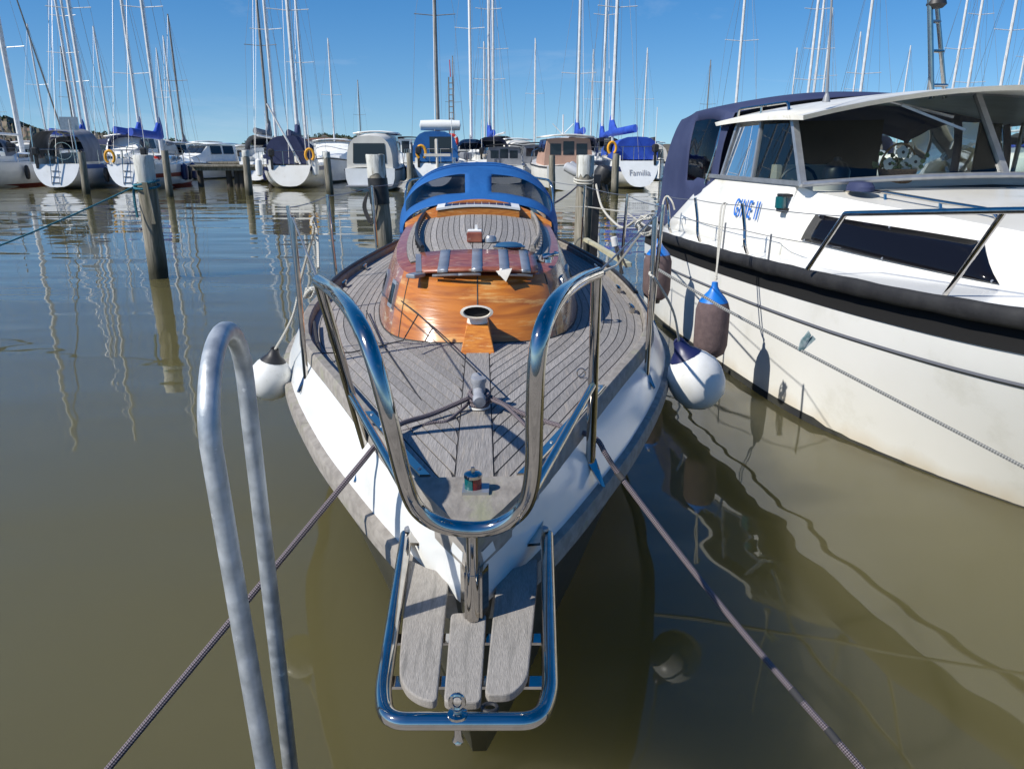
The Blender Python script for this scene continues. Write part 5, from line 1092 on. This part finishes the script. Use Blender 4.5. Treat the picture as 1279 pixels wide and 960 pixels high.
C5 = cruiser(630, 230, 8, 2.9, 1.15, .0, 'white motorboat with black canopy behind the spray hood, left of a similar one', 2.35, top_m=black_can, side_m=grey_can)
C6 = cruiser(676, 226, 8, 2.9, 1.15, .1, 'white motorboat with dark green-black canopy just left of the tan deckhouse cruiser', 2.5, top_m=black_can, side_m=grey_can)
C7 = cruiser(505, 226, 9, 3.0, 1.2, .0, 'white motor yacht with dark radar arch between cream canopy and blue tent', 2.9, top_m=black_can, side_m=white)
C8 = cruiser(404, 226, 8, 2.8, 1.1, .1, 'white cabin boat with brown roof just right of the navy cockpit tent', 2.2, top_m=mahog, side_m=white)
for c_ in (C5, C6, C7): c_.scale = (.8,)*3
# small extra craft that fill the gaps between the hulls
dn = thing('inflatable_dinghy', G(722, 236, 0)+V((0, 0, .9)), 'grey inflatable dinghy slung across the stern of the cream cruiser', 'dinghy')
p0 = D(706, 207, 33.2); p1 = D(738, 221, 33.0); up = V((0, 0, .5))
obj('tube', MB().tube(smooth([p0, p0.lerp(p1, .5)+V((0, -.1, -.06)), p1], 6), [.12]+[.2]*11+[.17], 10), M('inflatable_grey', (.45, .46, .47), rough=.5), dn)
obj('tube', MB().tube(smooth([p0+V((.25, .9, .05)), p0.lerp(p1, .5)+V((0.1, .9, .0)), p1+V((.1, .9, 0))], 6), [.12]+[.2]*11+[.17], 10), bpy.data.materials['inflatable_grey'], dn)
obj('floor', MB().quad(p0+V((0, .1, -.05)), p1+V((0, .1, -.05)), p1+V((.1, .8, -.05)), p0+V((.25, .8, 0))), rubber, dn, sm=False)
ob = thing('outboard_motor', D(754, 226, 33), 'black outboard motor on the dinghy, right of the white-headed pile', 'outboard motor')
c = D(754, 219, 33); obj('cowling', MB().lathe([(0, -.3), (.34, -.25), (.42, 0), (.38, .28), (.2, .4), (0, .42)], c, 14, axis=(.5, 0, 1)), rubber, ob); obj('leg', MB().tube([c-V((0, 0, .2)), c+V((.15, 0, -.75))], .12, 8), rubber, ob)
# lifebuoy on its ladder pole
lp = thing('lifebuoy_pole', G(566, 226, 0), 'lattice pole carrying a red and white lifebuoy behind the blue cockpit tent', 'lifebuoy pole'); bz = D(565, 176, 41)
for dx in (-.14, .14): obj('rail', MB().tube([(bz.x+dx, 41, -.3), (bz.x+dx*.7, 41, 5.2)], .03, 6), spardark, lp)
for k in range(10): obj('rung', MB().tube([(bz.x-.12, 41, 2.4+.28*k), (bz.x+.12, 41, 2.4+.28*k)], .025, 6), spardark, lp)
obj('aerial', MB().tube([(bz.x, 41, 5.2), (bz.x-.03, 41, 6.0)], .022, 6), red_pl, lp)
rb = obj('lifebuoy', MB().tube([bz+V((.28*cos(a), -.15, .28*sin(a))) for a in [2*pi*i/24 for i in range(24)]], .085, 8, closed=True), red_pl, lp)
for k in range(4):
    a0 = k*pi/2+.6; obj('white_band', MB().tube([bz+V((.28*cos(a), -.15, .28*sin(a))) for a in (a0, a0+.15, a0+.3)], .09, 8), plastic_w, rb)
# ================================================================ moored sailboats further back (mostly their masts show)
def proto(name, spread, cov, mast_m, hm, tall=12.5):
    t = sailboat(0, 300, 9, 2.9, 1.15, tall, 0, 'x', cover=cov, r=.085, spread=spread, details=False, mast_m=mast_m, hm=hm, hood=grey_can if spread == 1 else navy, stripe=navypaint if spread == 2 else None, stripe_z=.9); return t
PR = [proto('a', 1, None, spar, white), proto('b', 2, royal, spar, white), proto('c', 1, grey_can, spardark, offwhite)]
FAR = [(100, -40, 52, 0, 'mast left of the blue furled jib'), (97, 58, 66, 2, 'short dark mast top left of the tall spreader mast'), (107, -30, 58, 1, 'mast just right of the tall spreader mast'), (140, 33, 56, 0, 'mast top right of the blue furled jib'), (178, -40, 50, 1, 'vertical mast rising behind the leaning pile'), (231, 18, 54, 2, 'dark mast top above the flybridge motor yacht'), (222, 45, 66, 0, 'thin mast beside the dark one above the flybridge yacht'),
 (338, -30, 56, 2, 'thin mast right beside the red-striped sailboat'), (384, -25, 60, 0, 'mast close right of the navy cockpit tent mast'), (419, 48, 52, 0, 'mast top right of the navy cockpit tent'), (452, 100, 84, 2, 'short far mast above the cream canopy'), (568, 70, 70, 2, 'thin mast beside the lifebuoy pole'), (606, 52, 62, 0, 'shorter mast between two tall ones above the spray hood'), (612, -40, 50, 1, 'tall mast above the centre of the spray hood'), (617, -30, 56, 0, 'right one of the twin tall masts above the spray hood'),
 (668, 48, 58, 0, 'mast top left of the cream cruiser'), (721, -40, 48, 1, 'tall white mast behind the tan deckhouse'), (738, 62, 64, 0, 'mast top just right of the tan deckhouse'), (752, -20, 52, 1, 'mast left of the royal blue sail cover'), (803, 60, 58, 0, 'mast top above the royal blue sail cover end'), (880, 75, 72, 2, 'mast top just above the navy canopy'), (915, -40, 50, 0, 'tall mast above the right of the navy canopy'), (983, 60, 66, 0, 'mast top left of the whip antenna cluster'), (1002, -40, 50, 1, 'tall mast left of the whip antenna'),
 (1009, -30, 56, 0, 'second tall mast left of the whip antenna'), (1020, 10, 60, 0, 'white mast nearest left of the whip antenna'), (1066, -40, 48, 1, 'tall mast right of the whip antenna'), (1057, 40, 62, 0, 'thin mast right of the whip antenna'), (1119, 57, 60, 0, 'short mast top left of the radar mast'), (1147, 88, 78, 2, 'smallest mast top left of the radar mast'), (1196, -40, 50, 1, 'tall mast just right of the radar mast'), (1178, -20, 54, 0, 'mast partly behind the radar mast'), (1236, -40, 49, 0, 'mast above the right end of the cruiser roof'), (1258, 20, 54, 1, 'mast at the right edge of the picture'), (1270, 50, 60, 0, 'rightmost thin mast at the picture edge'),
 (62, 30, 62, 0, 'mast right of the dark furled sail at far left'), (8, 90, 66, 2, 'low mast at the far left edge'), (212, 60, 70, 0, 'faint mast behind the royal blue sail cover')]
used = set()
for i, (px, ty, Y, k, lab) in enumerate(FAR):
    top = D(px, ty, Y); sc = max(.55, top.z/12.5) if ty > -10 else 1.0+.12*((i*7) % 5)/4
    o = PR[k] if k not in used else copy_tree(PR[k]); used.add(k)
    rz = .14+.06*sin(i*2.3) if px < 640 else .02*sin(i); m_ = D(px, 186, Y); yl = .56*9*sc
    o.location = (m_.x+sin(rz)*yl, Y-cos(rz)*yl, 0); o.rotation_euler = (0, 0, rz); o.scale = (sc,)*3
    o['label'] = 'distant white sailboat, '+lab; o['category'] = 'sailboat'; o['group'] = 'sailboats moored further back'
MB_PR = [cruiser(0, 300, 7.5, 2.7, 1.05, 0, 'x', 2.2, y0=.2), cruiser(0, 300, 7.5, 2.7, 1.05, 0, 'x', 2.3, y0=.35, canopy=cream_can), cruiser(0, 300, 8, 2.8, 1.1, 0, 'x', 2.45, top_m=navy, y0=.3, canopy=navy)]
MBL = [(8, 50, 0, 'half hidden at the far left edge'), (40, 52, 1, 'behind the leftmost masts'), (128, 50, 2, 'between the blue-banded and royal blue covered sailboats'), (205, 52, 1, 'directly behind the slim pile on the left'), (318, 53, 0, 'behind the pale-topped pile of the walkway'), (345, 54, 2, 'behind the navy cockpit tent'), (425, 50, 0, 'between the navy tent sailboat and the cream canopy'), (495, 52, 2, 'right behind the cream canopy motorboat'), (580, 52, 1, 'between the lifebuoy pole and the spray hood'), (600, 56, 0, 'behind the top of the spray hood, left part'), (655, 50, 1, 'behind the right window of the spray hood'), (748, 50, 0, 'behind the outboard motor'), (775, 53, 2, 'behind the royal blue cockpit tent'), (815, 52, 1, 'just left of the motor cruiser canopy'), (268, 60, 0, 'behind the white motor yachts at the walkway')]
usd = set()
for i, (px, Y, k, lab) in enumerate(MBL):
    o = MB_PR[k] if k not in usd else copy_tree(MB_PR[k]); usd.add(k); p = D(px, 200, Y); o.location = (p.x, Y, 0); o.rotation_euler = (0, 0, .12+.5*sin(i*1.9) if i % 3 else pi-.4*sin(i)); q = .85+.07*(i % 4); o.scale = (q,)*3
    o['label'] = 'small distant white motorboat '+lab; o['category'] = 'motorboat'; o['group'] = 'motorboats moored further back'
# ================================================================ far piles and piers
FP = [(102, 190, 109, 243, 'grey mooring pile with red mark beside the blue-banded sailboat', .14), (206, 188, 213, 246, 'slim mooring pile right of the leaning white-headed pile', .13), (307, 188, 312, 244, 'pale-topped mooring pile at the wooden walkway', .14), (408, 190, 413, 243, 'mooring pile right of the navy cockpit tent sailboat', .14), (512, 191, 514, 243, 'mooring pile left of the bright blue cockpit tent', .13), (690, 194, 690, 243, 'slim mooring pile in front of the tan deckhouse cruiser', .13), (770, 192, 768, 244, 'slim mooring pile in front of the royal blue cockpit tent', .14)]
for x0, y0, x1, y1, lab, r in FP:
    b_ = G(x1, y1, 0); pile('mooring_pile', b_, D(x0, y0, b_.y), r, lab, .86 if x0 in (307, 408) else None)
pr = thing('pier', D(285, 209, 38), 'weathered wooden walkway on dark posts in front of the white motor yachts', 'pier')
a, b = D(243, 206, 38), D(345, 207, 38); zz = 1.0
for k in range(4): obj('plank', MB().box(((a.x+b.x)/2, 37.6+.3*k, zz), ((b.x-a.x), .28, .07)), pilewood, pr, sm=False)
obj('beam', MB().box(((a.x+b.x)/2, 37.75, zz-.14), (b.x-a.x, .12, .18)), pilewood, pr, sm=False)
for px in (286, 296, 302, 250, 338): obj('post', MB().lathe([(.15, -1), (.14, zz-.05)], (D(px, 215, 38).x, 38.0, 0), 10), M('dark_pier_post', (.05, .043, .034), rough=.9) if px == 286 else bpy.data.materials['dark_pier_post'], pr)
lp_ = thing('long_pier', (0, 49, 1), 'long wooden pier running behind the front row of far boats', 'pier')
obj('walkway', MB().box((-8, 49, .95), (90, 1.8, .12)), pilewood, lp_, sm=False)
for k in range(19): obj('post', MB().lathe([(.14, -1), (.14, .9)], (-50+4.7*k, 49.3, 0), 8), pilewood, lp_)
